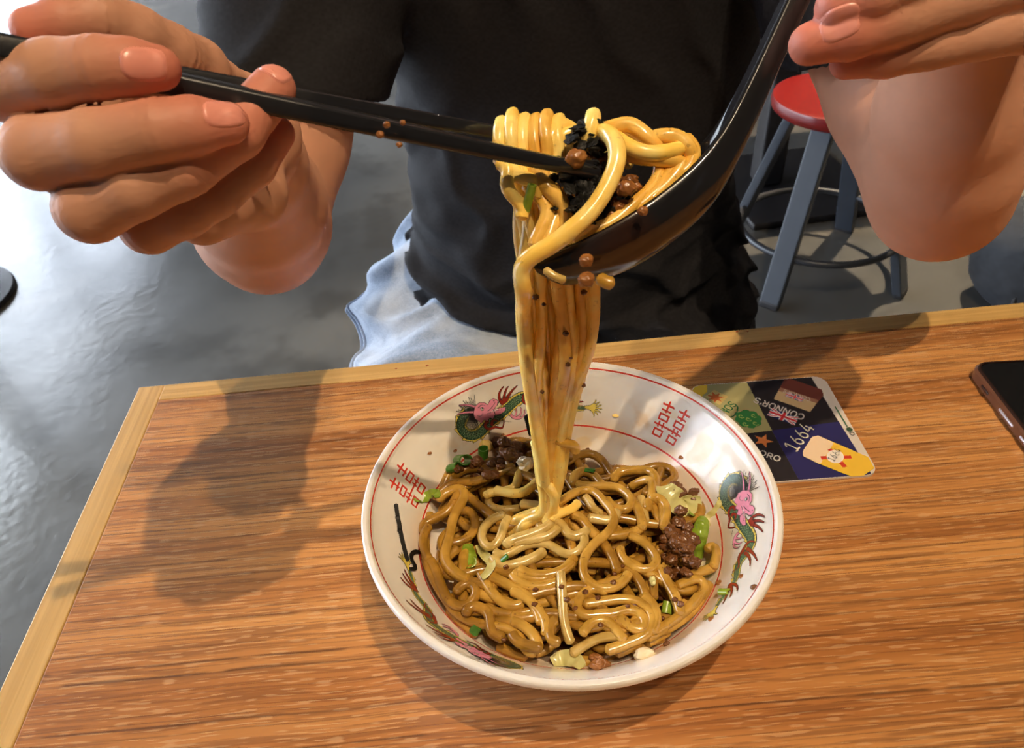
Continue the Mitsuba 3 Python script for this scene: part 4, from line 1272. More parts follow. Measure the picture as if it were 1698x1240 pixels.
def drop(xy, r, stiff=5.0, lift=None, zmax=0.066, pct=72, dry=False):
    """Lays a strand (bowl-centred x, y) onto the heap and returns its points; the heap grows by it."""
    from scipy.ndimage import gaussian_filter1d, percentile_filter
    z = np.zeros(len(xy))
    for i, (x, y) in enumerate(xy):
        q = footprint(x, y, r, None)
        if q is None:
            z[i] = 0.06
            continue
        sl, d2 = q
        m = d2 < r * r
        if not m.any():
            z[i] = 0.05
            continue
        z[i] = (H[sl] + np.sqrt(np.maximum(r * r - d2, 0)))[m].max()
    z = z - 0.22 * r
    step = np.linalg.norm(np.diff(xy, axis=0), axis=1).mean()
    w = stiff * r / step
    zs = percentile_filter(z, pct, size=max(3, int(w * 2.0)), mode="nearest")
    zs = gaussian_filter1d(zs, w * 0.75, mode="nearest")
    c = cap_z(xy[:, 0], xy[:, 1])
    z = np.minimum(zs, c + 0.6 * np.maximum(zs - c, 0))
    gi = np.clip((xy / NG + NN / 2).astype(int), 0, NN - 1)
    z = np.maximum(z, HB[gi[:, 0], gi[:, 1]] + r)
    z = gaussian_filter1d(z, w * 0.3, mode="nearest")
    if dry:
        return z
    if lift is not None:
        z = z + lift(np.linspace(0, 1, len(z)))
    z = np.minimum(z, zmax)
    for (x, y), zz in zip(xy, z):
        q = footprint(x, y, r, None)
        if q is None:
            continue
        sl, d2 = q
        m = d2 < r * r
        hh = H[sl]
        hh[m] = np.maximum(hh[m], zz + np.sqrt(r * r - d2[m]))
    return np.c_[xy[:, 0] + BC[0], xy[:, 1] + BC[1], BZ + z]


def heap_radius(th):
    """Where the heap ends, seen from the bowl's middle."""
    return 0.071 - 0.012 * np.exp(-((np.angle(np.exp(1j * (th - 1.25)))) / 0.45) ** 2)


def wander(rng, n, step=0.0012):
    th = rng.uniform(0, 2 * np.pi)
    rad = 0.060 * math.sqrt(rng.uniform(0.02, 1))
    x = np.array([rad * math.cos(th), rad * math.sin(th) - 0.004])
    a = rng.uniform(0, 2 * np.pi)
    k = rng.normal(0, 25)
    out = [x.copy()]
    for _ in range(n):
        k += rng.normal(0, 5) - 0.05 * k
        k = np.clip(k, -95, 95)
        ang = math.atan2(x[1], x[0])
        over = np.hypot(*x) - heap_radius(ang) + 0.012
        if over > 0:
            inward = math.atan2(-x[1], -x[0])
            dlt = math.atan2(math.sin(inward - a), math.cos(inward - a))
            a += np.clip(dlt, -1, 1) * min(0.25, over * 14)
        a += k * step
        x = x + step * np.array([math.cos(a), math.sin(a)])
        lim = heap_radius(math.atan2(x[1], x[0]))
        rr = np.hypot(*x)
        if rr > lim:
            x = x * lim / rr
        out.append(x.copy())
    return np.array(out)


G_BOWL, G_HANG, G_LADLE = "noodles heaped in the bowl", "noodles hanging from the chopsticks", "noodles held between chopsticks and ladle"
L_BOWL, L_HANG, L_LADLE = "glossy sauce-coated noodle in the heap inside the bowl", "noodle in the bunch hanging from the chopsticks into the bowl", "noodle bundled between the chopstick tips and the ladle"
rng = np.random.default_rng(11)


def put(path, r, m, label, group, rng=rng, wob=0.05):
    n = len(path)
    rad = r * (1 + wob * (2 * meshkit.noise(np.c_[np.linspace(0, n * 0.12, n), np.full(n, rng.uniform(0, 99)), np.zeros(n)]) - 1))
    add("noodle", tube(path, rad, 12, square=0.45, twist=rng.uniform(-3, 3)), "m_noodle_" + m, label, "noodle", group, smooth=True)


for i in range(52):
    r = rng.uniform(0.0021, 0.0025)
    w = wander(rng, int(rng.uniform(90, 150)))
    w = smooth_path(np.c_[w[::6], np.zeros(len(w[::6]))], 0.0012)[:, :2]
    put(drop(w, r), r, "brown" if rng.random() < 0.65 else "golden", L_BOWL, G_BOWL)

K1, K2, K3, K4, K5, K6 = (850, 930), (800, 760), (580, 740), (590, 930), (1010, 930), (1020, 740)
# strands that can be followed: frame cut-out, material, points
TR = [
    (K4, "brown", [(790, 520), (900, 570), (1010, 640), (1070, 740)]), (K4, "brown", [(1200, 450), (1350, 500), (1500, 520), (1690, 500)]), (K1, "brown", [(0, 520), (150, 530), (300, 500), (420, 500), (600, 520)]),
    (K1, "brown", [(160, 330), (330, 280), (450, 260), (560, 240), (690, 250)]), (K4, "brown", [(1340, 800), (1380, 900), (1470, 940), (1580, 910)]), (K1, "golden", [(420, 760), (560, 790), (700, 800), (800, 790)]),
    (K1, "golden", [(1130, 830), (1250, 760), (1400, 720)]), (K1, "golden", [(1330, 860), (1430, 800), (1510, 720)]), (K5, "golden", [(600, 760), (760, 640), (850, 520), (930, 380), (1000, 240)]),
    (K5, "golden", [(440, 850), (540, 790), (610, 720)]), (K5, "brown", [(100, 960), (200, 920), (300, 850)]), (K5, "golden", [(700, 150), (820, 110), (950, 70), (1060, 65)]),
    (K5, "golden", [(640, 230), (740, 190), (850, 180), (905, 260), (880, 370), (780, 410), (680, 390)]), (K5, "golden", [(440, 660), (560, 640), (680, 610), (740, 520), (800, 430), (920, 380)]),
    (K6, "golden", [(860, 960), (920, 930), (980, 990), (990, 1080), (950, 1130)]), (K2, "brown", [(130, 1050), (280, 1100), (420, 1160), (600, 1180)]), (K1, "golden", [(0, 130), (120, 220), (290, 230), (420, 190)]),
    (K3, "golden", [(640, 620), (590, 740), (600, 860), (640, 960), (690, 1060), (760, 1160), (850, 1230)]), (K4, "brown", [(640, 0), (640, 130), (680, 270), (780, 380), (900, 470), (1050, 550), (1200, 590), (1400, 570), (1560, 620), (1690, 720)]),
    (K4, "brown", [(700, 0), (760, 130), (820, 280), (900, 390), (1010, 420), (1090, 370), (1120, 280), (1060, 215), (990, 235), (940, 290)]), (K4, "brown", [(830, 0), (900, 110), (1030, 170), (1160, 210), (1300, 250)]),
    (K4, "golden", [(1170, 120), (1230, 230), (1320, 340), (1430, 410), (1550, 400)]), (K4, "golden", [(1230, 120), (1370, 200), (1520, 280), (1620, 360), (1690, 470), (1730, 580)]),
    (K4, "golden", [(1300, 680), (1430, 700), (1530, 760), (1600, 860), (1650, 950)]), (K4, "brown", [(1030, 490), (1090, 430), (1190, 450), (1250, 530), (1270, 650), (1280, 780), (1280, 880)]),
    (K3, "golden", [(930, 310), (910, 220), (850, 140), (780, 170), (740, 270), (770, 380), (820, 420)]), (K3, "brown", [(790, 480), (870, 400), (980, 340), (1130, 330), (1280, 290), (1400, 240), (1530, 190)]),
    (K3, "brown", [(650, 800), (700, 720), (820, 660), (920, 600), (980, 510), (1020, 430)]), (K3, "brown", [(1030, 600), (1120, 610), (1170, 700), (1140, 820), (1050, 890), (960, 910)]), (K3, "brown", [(740, 750), (690, 850), (680, 960), (740, 1060)]),
    (K3, "golden", [(840, 500), (940, 420), (1050, 410), (1060, 490), (1000, 600), (960, 700), (930, 850), (890, 990), (900, 1080), (1000, 1190), (1100, 1240)]),
    (K2, "golden", [(1230, 200), (1290, 130), (1420, 110), (1560, 120), (1620, 200), (1600, 280)]), (K2, "golden", [(1390, 230), (1460, 190), (1560, 190), (1590, 280), (1580, 370)]), (K2, "pale", [(1480, 370), (1500, 460), (1520, 590)]),
    (K2, "golden", [(1550, 470), (1590, 390), (1660, 400), (1690, 470), (1700, 600)]), (K6, "golden", [(340, 500), (390, 480), (460, 530), (480, 640), (450, 760)]), (K1, "golden", [(1380, 60), (1440, 190), (1520, 340), (1590, 520)]),
    (K1, "golden", [(1230, 330), (1310, 420), (1340, 520), (1330, 700)]), (K1, "golden", [(0, 280), (130, 350), (230, 440), (300, 560), (310, 680)]), (K1, "golden", [(0, 570), (120, 620), (210, 720), (240, 800)]), (K1, "brown", [(0, 690), (90, 800), (160, 900), (220, 980)]),
    (K1, "brown", [(400, 560), (350, 640), (360, 760), (430, 810)]), (K1, "pale", [(560, 870), (680, 810), (800, 760), (920, 740), (1010, 740)]), (K1, "golden", [(580, 20), (460, 120), (330, 170), (120, 160), (20, 110)]), (K2, "golden", [(350, 1040), (500, 1090), (650, 1080), (770, 1030), (840, 970)]),
    (K2, "golden", [(850, 530), (930, 570), (1000, 660), (1060, 730)]), (K2, "pale", [(960, 370), (1010, 430), (1070, 500), (1110, 520)]), (K2, "pale", [(1000, 560), (1090, 570), (1180, 580), (1250, 500)]), (K2, "pale", [(650, 590), (750, 640), (820, 720), (900, 720), (980, 670)]),
    (K2, "golden", [(1490, 650), (1380, 700), (1250, 720), (1150, 720)]), (K2, "golden", [(860, 240), (870, 160), (950, 120), (1050, 170), (1130, 250), (1280, 290), (1390, 380), (1480, 550), (1490, 650)]),
    (K2, "golden", [(890, 260), (1050, 270), (1250, 270), (1360, 340), (1390, 420), (1330, 480), (1240, 460), (1170, 390)]), (K2, "golden", [(1290, 840), (1330, 950), (1430, 1020), (1550, 1030), (1620, 980), (1600, 880), (1500, 780), (1380, 720)]),
    (K1, "golden", [(680, 400), (850, 380), (1050, 360), (1200, 400), (1290, 490), (1300, 600), (1250, 700), (1150, 790), (1040, 870), (930, 970)]),
    (K1, "golden", [(870, 290), (720, 270), (640, 340), (600, 430), (660, 500), (800, 500), (960, 490), (1080, 460), (1180, 490), (1230, 560), (1220, 630), (1130, 630), (1060, 580), (1000, 540)]),
    (K1, "golden", [(650, 680), (700, 620), (800, 560), (900, 580), (980, 660), (1040, 740)]), (K1, "pale", [(455, 190), (460, 300), (470, 450), (480, 570), (500, 660), (540, 760)]),
    (K2, "pale", [(60, 330), (80, 420), (180, 460), (330, 480), (430, 450)]), (K2, "pale", [(370, 420), (480, 430), (590, 440)]), (K2, "pale", [(390, 560), (470, 540), (520, 590), (540, 680)]),
    (K2, "pale", [(250, 560), (190, 680), (150, 790), (80, 850), (10, 800), (0, 700), (60, 600), (200, 530)]), (K2, "pale", [(100, 930), (200, 1000), (350, 980), (480, 930), (570, 870)]),
    (K2, "pale", [(120, 880), (220, 900), (350, 830), (480, 790), (620, 800), (740, 870), (830, 890), (920, 840), (950, 740)]), (K2, "pale", [(700, 650), (600, 730), (450, 760), (300, 790)]), (K2, "pale", [(640, 610), (550, 670), (420, 720), (270, 770), (220, 810)]),
    (K2, "bright", [(640, 560), (720, 520), (820, 480), (890, 420)]), (K2, "bright", [(480, 60), (380, 70), (330, 200), (290, 270), (150, 310), (30, 350)]), (K2, "bright", [(130, 330), (270, 350), (380, 330), (470, 260), (540, 200)]),
    (K2, "golden", [(690, 420), (800, 350), (930, 290), (1030, 300), (1120, 380), (1200, 480), (1230, 580), (1170, 700), (1080, 780), (990, 880), (940, 1000), (960, 1120), (1040, 1190), (1150, 1220), (1280, 1180), (1360, 1080)]),
]


def heap_point(px, py):
    z = BZ + 0.045
    for _ in range(3):
        q = atz(px, py, z)
        x, y = q[0] - BC[0], q[1] - BC[1]
        i, j = int(np.clip(x / NG + NN / 2, 0, NN - 1)), int(np.clip(y / NG + NN / 2, 0, NN - 1))
        z = BZ + np.clip(H[i, j], 0.03, 0.056)
    return x, y


SPECIAL = {0: None}
for k, (o, m, pts) in enumerate(TR):
    q = np.array([heap_point(o[0] + x / 5.637, o[1] + y / 5.637) for x, y in pts])
    rr_ = np.hypot(q[:, 0], q[:, 1])
    q = q * np.minimum(1, 0.0765 / np.maximum(rr_, 1e-6))[:, None]
    xy = smooth_path(np.c_[q, np.zeros(len(q))], 0.0011)[:, :2]
    r = rng.uniform(0.0022, 0.0026)
    for _ in range(2):      # follow the strand at the height where it comes to lie
        zz = drop(xy, r, dry=True)
        near_ = [zz[np.argmin(((xy - w) ** 2).sum(1))] for w in q]
        q = np.array([(atz(o[0] + x / 5.637, o[1] + y / 5.637, BZ + z_)[:2] - BC) for (x, y), z_ in zip(pts, near_)])
        rr_ = np.hypot(q[:, 0], q[:, 1])
        q = q * np.minimum(1, 0.0765 / np.maximum(rr_, 1e-6))[:, None]
        xy = smooth_path(np.c_[q, np.zeros(len(q))], 0.0011)[:, :2]
    lab = L_BOWL
    lift = None
    if k == 25:
        lab, lift = "noodle looping up against the bowl wall by the left red character", (lambda t: 0.006 * np.sin(np.pi * t))
    elif pts[0] == (455, 190):
        lab, lift = "short pale noodle end standing up near the bowl's front", (lambda t: 0.007 * (1 - t))
    elif pts[0] == (690, 420):
        lab = "long noodle curled in a big hook on the heap right of the hanging bunch"
    elif pts[0] == (870, 290):
        lab = "noodle folded in an S near the front of the heap"
    path = drop(xy, r, lift=lift)
    put(path, r, m, lab, G_BOWL if lab == L_BOWL else None)

# the hanging bunch
YC = atz(905, 862, BZ + 0.052)[1]


def on_y(px, py, y):
    q = at(px, py, 1.0) - EYE
    return EYE + q * (y / q[1])


LV = [(300, 838, 950), (330, 848, 962), (365, 850, 985), (400, 851, 990), (470, 856, 992), (540, 864, 989), (600, 867, 985), (650, 874, 968), (700, 881, 952), (750, 885, 944), (800, 889, 936), (845, 890, 928)]
COL = []
for py, l, r_ in LV:
    a, b = on_y(l, py, YC), on_y(r_, py, YC)
    COL.append(((a + b) / 2, (b[0] - a[0]) / 2 - 0.0022))
hang = np.random.default_rng(5)
ND = 26
for i in range(ND):
    u = -1 + 2 * (i + 0.5) / ND
    dep = hang.uniform(-0.75, 0.9) * math.sqrt(max(0.05, 1 - u * u * 0.9))
    ph = hang.uniform(0, 6.28)
    pts = []
    split = 0.10 if 0.22 < u < 0.42 else 0.0
    for j, (c, w) in enumerate(COL):
        if j < 2 and u > 0.35:
            continue
        uu = np.clip(u + 0.16 * math.sin(ph + j * 0.9) + (0.12 * (1 if u > 0.45 else 0)) * (j in (3, 4, 5)) + split * (-1 if u < 0.36 else 1) * (j in (3, 4)), -1, 1)
        pts.append(c + np.array([w * uu, w * 0.62 * dep + 0.0012 * math.sin(ph * 2 + j), 0]))
    # on top: left strands fold over the sticks, right ones run into the ladle
    if u <= 0.35 and i % 3 != 1:
        pts = [at(822 + (u + 1) / 1.35 * 112, 262, 0.272)] + pts
    elif u <= 0.35:
        jit = hang.uniform(-6, 5)
        xt = 822 + (u + 1) / 1.35 * 112
        dd = 0.2695 + 0.003 * dep
        pts = [at(xt + 6, 262, 0.288), at(xt + 3, 214, 0.281), at(xt, 198 + jit - 5 * math.sin((u + 1) * 2.2), 0.2745), at(xt - 4, 222 + jit * 0.5, dd - 0.0012), at(xt - 1, 258, dd)] + pts
    e = hang.uniform(0, 2 * np.pi)
    foot = atz(906, 862, BZ + 0.050) + np.array([0.010 * u, 0.004 * dep, 0])
    fx = foot + np.array([math.cos(e) * 0.012, math.sin(e) * 0.008, -0.006])
    pts += [foot + [0, 0, 0.004], fx]
    p = smooth_path(pts, 0.0015)
    put(p, hang.uniform(0.0021, 0.0026), "bright" if hang.random() < 0.8 else "amber", L_HANG, G_HANG, hang, 0.07)

kk = lambda X, Y, d: at(800 + X / 4, 170 + Y / 4, d)
LADLE_N = [
    ("amber", [(800, 180, .270), (880, 160, .268), (980, 150, .267), (1060, 200, .266), (1120, 250, .266), (1180, 330, .270)]),
    ("bright", [(860, 230, .272), (920, 260, .265), (990, 300, .262), (1080, 330, .261), (1200, 330, .262), (1290, 310, .265), (1330, 260, .272)]),
    ("amber", [(1080, 260, .272), (1120, 245, .268), (1220, 222, .266), (1310, 240, .266), (1370, 310, .266), (1385, 380, .268), (1350, 460, .272)]),
    ("amber", [(930, 320, .268), (1000, 355, .265), (1150, 372, .264), (1270, 385, .265), (1340, 430, .268)]),
    ("amber", [(1170, 400, .268), (1160, 500, .266), (1100, 590, .264), (1000, 680, .262), (880, 780, .261), (740, 850, .261), (620, 930, .262)]),
    ("amber", [(1250, 410, .268), (1225, 500, .266), (1150, 600, .264), (1040, 690, .263), (900, 790, .263)]),
    ("amber", [(1330, 400, .266), (1290, 470, .265), (1210, 560, .264), (1120, 640, .263)]),
    ("amber", [(1350, 250, .272), (1395, 330, .268), (1370, 420, .266), (1290, 480, .266)]),
    ("amber", [(900, 200, .278), (1000, 210, .276), (1120, 300, .276), (1240, 360, .276), (1330, 400, .276)]),
    ("bright", [(560, 300, .272), (640, 330, .271), (740, 330, .272), (860, 360, .273), (980, 400, .274)]),
    ("bright", [(500, 330, .272), (520, 240, .270), (600, 200, .270), (700, 260, .272), (820, 330, .276)]),
    ("bright", [(450, 330, .270), (490, 170, .270), (560, 160, .274), (640, 240, .276)]),
    ("bright", [(110, 400, .266), (170, 470, .264), (165, 560, .264), (220, 640, .266), (260, 760, .268)]),
    ("bright", [(200, 420, .266), (270, 500, .264), (340, 520, .264), (360, 620, .266)]),
    ("amber", [(350, 440, .266), (400, 530, .264), (480, 610, .264), (540, 700, .266), (540, 830, .268)]),
    ("amber", [(300, 540, .268), (380, 620, .267), (430, 720, .267), (400, 830, .267), (350, 950, .267)]),
    ("amber", [(460, 560, .270), (500, 680, .270), (470, 800, .268), (430, 940, .267)]),
    ("amber", [(560, 560, .274), (580, 700, .272), (560, 840, .269), (480, 960, .267)]),
    ("amber", [(650, 500, .276), (680, 650, .274), (640, 800, .270), (540, 920, .267)]),
]
lr = np.random.default_rng(9)
for m, pts in LADLE_N:
    put(smooth_path([kk(*q) for q in pts], 0.0014), lr.uniform(0.0023, 0.0028), m, L_LADLE, G_LADLE, lr)
p = smooth_path([kk(*q) for q in [(760, 190, .266), (830, 205, .258), (880, 270, .2525), (893, 360, .2505), (862, 480, .2495), (790, 620, .2490), (700, 740, .2485), (580, 850, .2485), (440, 955, .2500), (310, 1035, .2520), (262, 1110, .2550), (266, 1220, .2590)]] + [on_y(867, 520, YC - 0.0100), on_y(872, 590, YC - 0.0105), on_y(882, 665, YC - 0.0095), on_y(893, 735, YC - 0.0080), on_y(902, 800, YC - 0.004)], 0.0014)
put(p, 0.00290, "bright", "single noodle arching over the ladle rim in front of the chopstick tip", None, lr, 0.02)
p = smooth_path([kk(*q) for q in [(735, 85, .264), (722, 150, .261), (700, 235, .262), (690, 300, .268)]], 0.0014)
put(p, 0.0027, "bright", "short noodle end sticking up above the dark topping", None, lr, 0.02)
p = smooth_path([at(800 + x / 5.637, 760 + y / 5.637, d) for x, y, d in [(500, -160, .362), (520, -60, .364), (545, 80, .368), (600, 230, .372), (668, 330, .376), (655, 430, .382), (605, 590, .389)]], 0.0014)
put(p, 0.0029, "bright", "lone noodle dangling in front of the bunch down to the heap", None, lr, 0.02)
# two broken bits that cling across the bunch
for q, lb in (([(905, 690, .352), (920, 703, .350), (930, 715, .352)], "noodle bit clinging across the lower bunch, upper of two"), ([(918, 722, .356), (933, 733, .354), (950, 738, .357), (953, 748, .360)], "noodle bit clinging across the lower bunch, lower of two")):
    put(smooth_path([at(*w) for w in q], 0.001), 0.0024, "golden", lb, None, lr, 0.02)

# ------------------------------------------------------------------ toppings
def heap_top(px, py):
    z = BZ + 0.05
    for _ in range(5):
        q = atz(px, py, z)
        i, j = int(np.clip((q[0] - BC[0]) / NG + NN / 2, 0, NN - 1)), int(np.clip((q[1] - BC[1]) / NG + NN / 2, 0, NN - 1))
        z = 0.5 * z + 0.5 * (BZ + H[i, j])
    return np.array([q[0], q[1], BZ + H[i, j]])


mat("m_mince", lambda p, n, uv: mix(lin(78, 44, 18), lin(128, 80, 36), fbm(p.x * 500, p.y * 500, p.z * 500, 3)), rough=0.32, spec=0.5, clear=0.7, clear_gloss=0.92)
mat("m_mince_tan", lambda p, n, uv: mix(lin(112, 66, 28), lin(168, 110, 56), fbm(p.x * 400, p.y * 400, p.z * 400, 3)), rough=0.3, spec=0.5, clear=0.8, clear_gloss=0.92)
mat("m_nori", lin(18, 18, 16), rough=0.55, spec=0.3)
mr_ = np.random.default_rng(21)


def crumbs(n, cx, cy, sx, sy, size, m, name, label, cat, group, layers=1, place_at=None):
    for i in range(n):
        px, py = cx + mr_.normal(0, sx), cy + mr_.normal(0, sy)
        s = size * mr_.uniform(0.65, 1.25)
        if place_at is None:
            o = heap_top(px, py) + [0, 0, s * 0.35 + 0.0022 * mr_.integers(0, layers)]
        else:
            o = at(px, py, place_at + mr_.uniform(-0.003, 0.003))
        add(name, blob(o, (s, s * mr_.uniform(0.7, 1), s * mr_.uniform(0.65, 0.95)), int(mr_.integers(1, 9999)), 0.5, 3 if size > 0.002 else 2), m, label, cat, group, smooth=True)


M1 = "brown minced meat crumb in the clump at the bowl's far left wall"
crumbs(24, 848, 755, 13, 9, 0.0034, "m_mince", "minced_meat", M1, "minced meat", "minced meat at the far left wall", 3)
crumbs(16, 800, 783, 20, 5, 0.0028, "m_mince", "minced_meat", M1, "minced meat", "minced meat at the far left wall", 2)
M2 = "brown minced meat crumb in the clump at the bowl's right wall beside the dragon"
crumbs(34, 1128, 908, 12, 20, 0.0034, "m_mince", "minced_meat", M2, "minced meat", "minced meat at the right wall", 3)
crumbs(12, 1122, 945, 12, 10, 0.0030, "m_mince", "minced_meat", M2, "minced meat", "minced meat at the right wall", 2)
crumbs(5, 1117, 816, 5, 5, 0.0029, "m_mince", "minced_meat", "minced meat crumb above the cabbage at the bowl's right wall", "minced meat", "minced meat above the cabbage", 2)
crumbs(3, 1150, 830, 3, 5, 0.0024, "m_mince", "minced_meat", "minced meat crumb right of the cabbage", "minced meat", "minced meat right of the cabbage", 2)
crumbs(4, 992, 1098, 7, 5, 0.0030, "m_mince_tan", "minced_meat", "pale brown meat crumb at the front edge of the heap", "minced meat", "minced meat at the front edge", 2)
crumbs(26, 930, 990, 110, 60, 0.0014, "m_mince", "meat_speck", "tiny brown meat speck on the noodle heap", "minced meat", "meat specks on the heap")
# dark topping between chopstick tips and ladle
D1, D2 = "brown meat crumb in the dark topping between chopstick tip and ladle", "black seaweed flake in the dark topping between chopstick tip and ladle"
for i in range(40):
    cx, cy = (988, 238) if i < 12 else (1005, 325)
    o = at(cx + mr_.normal(0, 15 if i < 12 else 32), cy + mr_.normal(0, 16), 0.2655 + mr_.uniform(-0.004, 0.004))
    s = mr_.uniform(0.0016, 0.0032)
    add("minced_meat", blob(o, (s, s * 0.8, s * 0.8), 300 + i, 0.4, 3), "m_mince" if i % 3 else "m_mince_tan", D1, "minced meat", "meat in the dark topping", smooth=True)


def flake(o, a, b, w, l, bend, name, m, label, cat, group=None, th=0.0004):
    """A thin bent strip: l long along a, w wide along b."""
    n = np.cross(a, b)
    t = np.linspace(-1, 1, 9)
    ctr = o + np.outer(t * l / 2, a) + np.outer(bend * (t ** 2), n)
    rag = 1 + 0.25 * (meshkit.noise(np.c_[t * 4, np.full(9, o[0] * 9e3), np.full(9, o[2] * 9e3)]) - 0.5)
    q = [ctr + np.outer(rag * w / 2 * s, b) + n * th / 2 * k for s, k in ((-1, -1), (1, -1), (1, 1), (-1, 1))]
    v = np.stack(q, 1).reshape(-1, 3)
    I, J = np.meshgrid(np.arange(8), np.arange(4), indexing="ij")
    f4 = np.stack([I * 4 + J, I * 4 + (J + 1) % 4, (I + 1) * 4 + (J + 1) % 4, (I + 1) * 4 + J], -1).reshape(-1, 4)
    f = np.vstack([f4[:, [0, 1, 2]], f4[:, [0, 2, 3]], [[0, 2, 1], [0, 3, 2], [32, 33, 34], [32, 34, 35]]])
    mm = trimesh.Trimesh(v, f, process=False)
    trimesh.repair.fix_normals(mm)
    add(name, mm, m, label, cat, group, smooth=40)


def ortho(v):
    v = v / np.linalg.norm(v)
    a = np.cross(v, mr_.normal(size=3)); a /= np.linalg.norm(a)
    return v, a


for i in range(120):
    if i < 46:
        c = (980 + mr_.normal(0, 17), 234 + mr_.normal(0, 20))
    else:
        c = (985 + mr_.normal(0, 32), 325 + mr_.normal(0, 22))
    o = at(*c, 0.2635 + mr_.uniform(-0.004, 0.003))
    w = mr_.uniform(0.0016, 0.0036)
    q = blob((0, 0, 0), (w, w * mr_.uniform(0.5, 0.9), w * 0.28), 1300 + i, 0.7, 3)
    a, b = ortho(mr_.normal(size=3))
    add("seaweed_flake", moved(q, frame(o, a, b, np.cross(a, b))), "m_nori", D2, "seaweed", "seaweed in the dark topping", smooth=True)
for (px, py, d, s, lb) in [(955, 262, .2555, .0034, "tan crumb stuck on the chopstick tip"), (1040, 312, .2560, .0030, "tan crumb right of the arching noodle"), (972, 432, .2475, .0024, "tan crumb on the outside of the ladle, upper of two"), (972, 464, .2490, .0028, "tan crumb on the outside of the ladle at its lower edge"),
                           (1066, 350, .2485, .0018, "tan crumb on the ladle rim"), (641, 207, .2290, .0011, "tan crumb on the middle of the near chopstick, upper left"), (630, 223, .2310, .0012, "pale crumb under the middle of the near chopstick"), (668, 203, .2310, .0009, "small crumb on the near chopstick right of the other two"), (662, 240, .2330, .0010, "orange crumb hanging under the near chopstick")]:
    add("crumb", blob(at(px, py, d), (s, s * 0.85, s * 0.9), int(px), 0.3, 3), "m_mince_tan", lb, "crumb", smooth=True)
add("noodle", tube(smooth_path([at(995, 462, .2555), at(1006, 468, .2545), at(1014, 470, .2545)], 0.001), 0.0022, 12, square=0.4), "m_noodle_golden", "stub of noodle under the ladle, right of the hanging bunch", "noodle", smooth=True)
add("noodle", tube(smooth_path([at(905, 448, .2500), at(920, 458, .2495), at(935, 464, .2500)], 0.001), 0.0014, 10), "m_noodle_pale", "pale sliver stuck to the outside of the ladle", "noodle", smooth=True)
sr_ = np.random.default_rng(31)
for i in range(9):
    py = sr_.uniform(480, 720)
    l = np.interp(py, [q[0] for q in LV], [q[1] for q in LV]); r_ = np.interp(py, [q[0] for q in LV], [q[2] for q in LV])
    px = sr_.uniform(l + 8, r_ - 4)
    c = on_y(px, py, YC - 0.0115 + 0.009 * abs(2 * (px - l) / (r_ - l) - 1) ** 2)
    s = sr_.uniform(0.0007, 0.0014)
    add("meat_speck", blob(c, (s, s, s * 0.8), 600 + i, 0.4, 1), "m_mince", "tiny brown meat speck sticking to the hanging noodles", "minced meat", "meat specks on the hanging noodles", smooth=True)

# scallions, leek and cabbage
def leaf_green(a, b):
    return lambda p, n, uv: mix(a, b, fbm(p.x * 160, p.y * 160, p.z * 160, 3))


mat("m_scallion", leaf_green(lin(34, 96, 28), lin(84, 142, 44)), rough=0.25, clear=0.6)
mat("m_leek", leaf_green(lin(104, 138, 30), lin(152, 176, 56)), rough=0.22, clear=0.7)
mat("m_cabbage", leaf_green(lin(190, 184, 110), lin(214, 210, 150)), rough=0.22, clear=0.7)
mat("m_white", leaf_green(lin(222, 204, 162), lin(238, 228, 200)), rough=0.4, clear=0.3)


def ring_piece(c, ax, r, h, m, name, label, cat, squash=0.75, wall=0.0008, group=None):
    ax = np.asarray(ax, float); ax /= np.linalg.norm(ax)
    x = np.cross(ax, [0.3, 0.2, 0.9]); x /= np.linalg.norm(x)
    y = np.cross(ax, x)
    prof = [(r, -h / 2), (r, h / 2), (r - wall, h / 2 + 0.0001), (r - wall, -h / 2 - 0.0001)]
    q = lathe(prof, 28, closed=True)
    v = np.array(q.vertices) * [1, squash, 1]
    v = v * (1 + 0.12 * (meshkit.noise(v * 300 + c * 999)[:, None] - 0.5))
    mm = moved(trimesh.Trimesh(v, q.faces, process=False), frame(c, x, y, ax))
    trimesh.repair.fix_normals(mm)
    add(name, mm, m, label, cat, group, smooth=40)


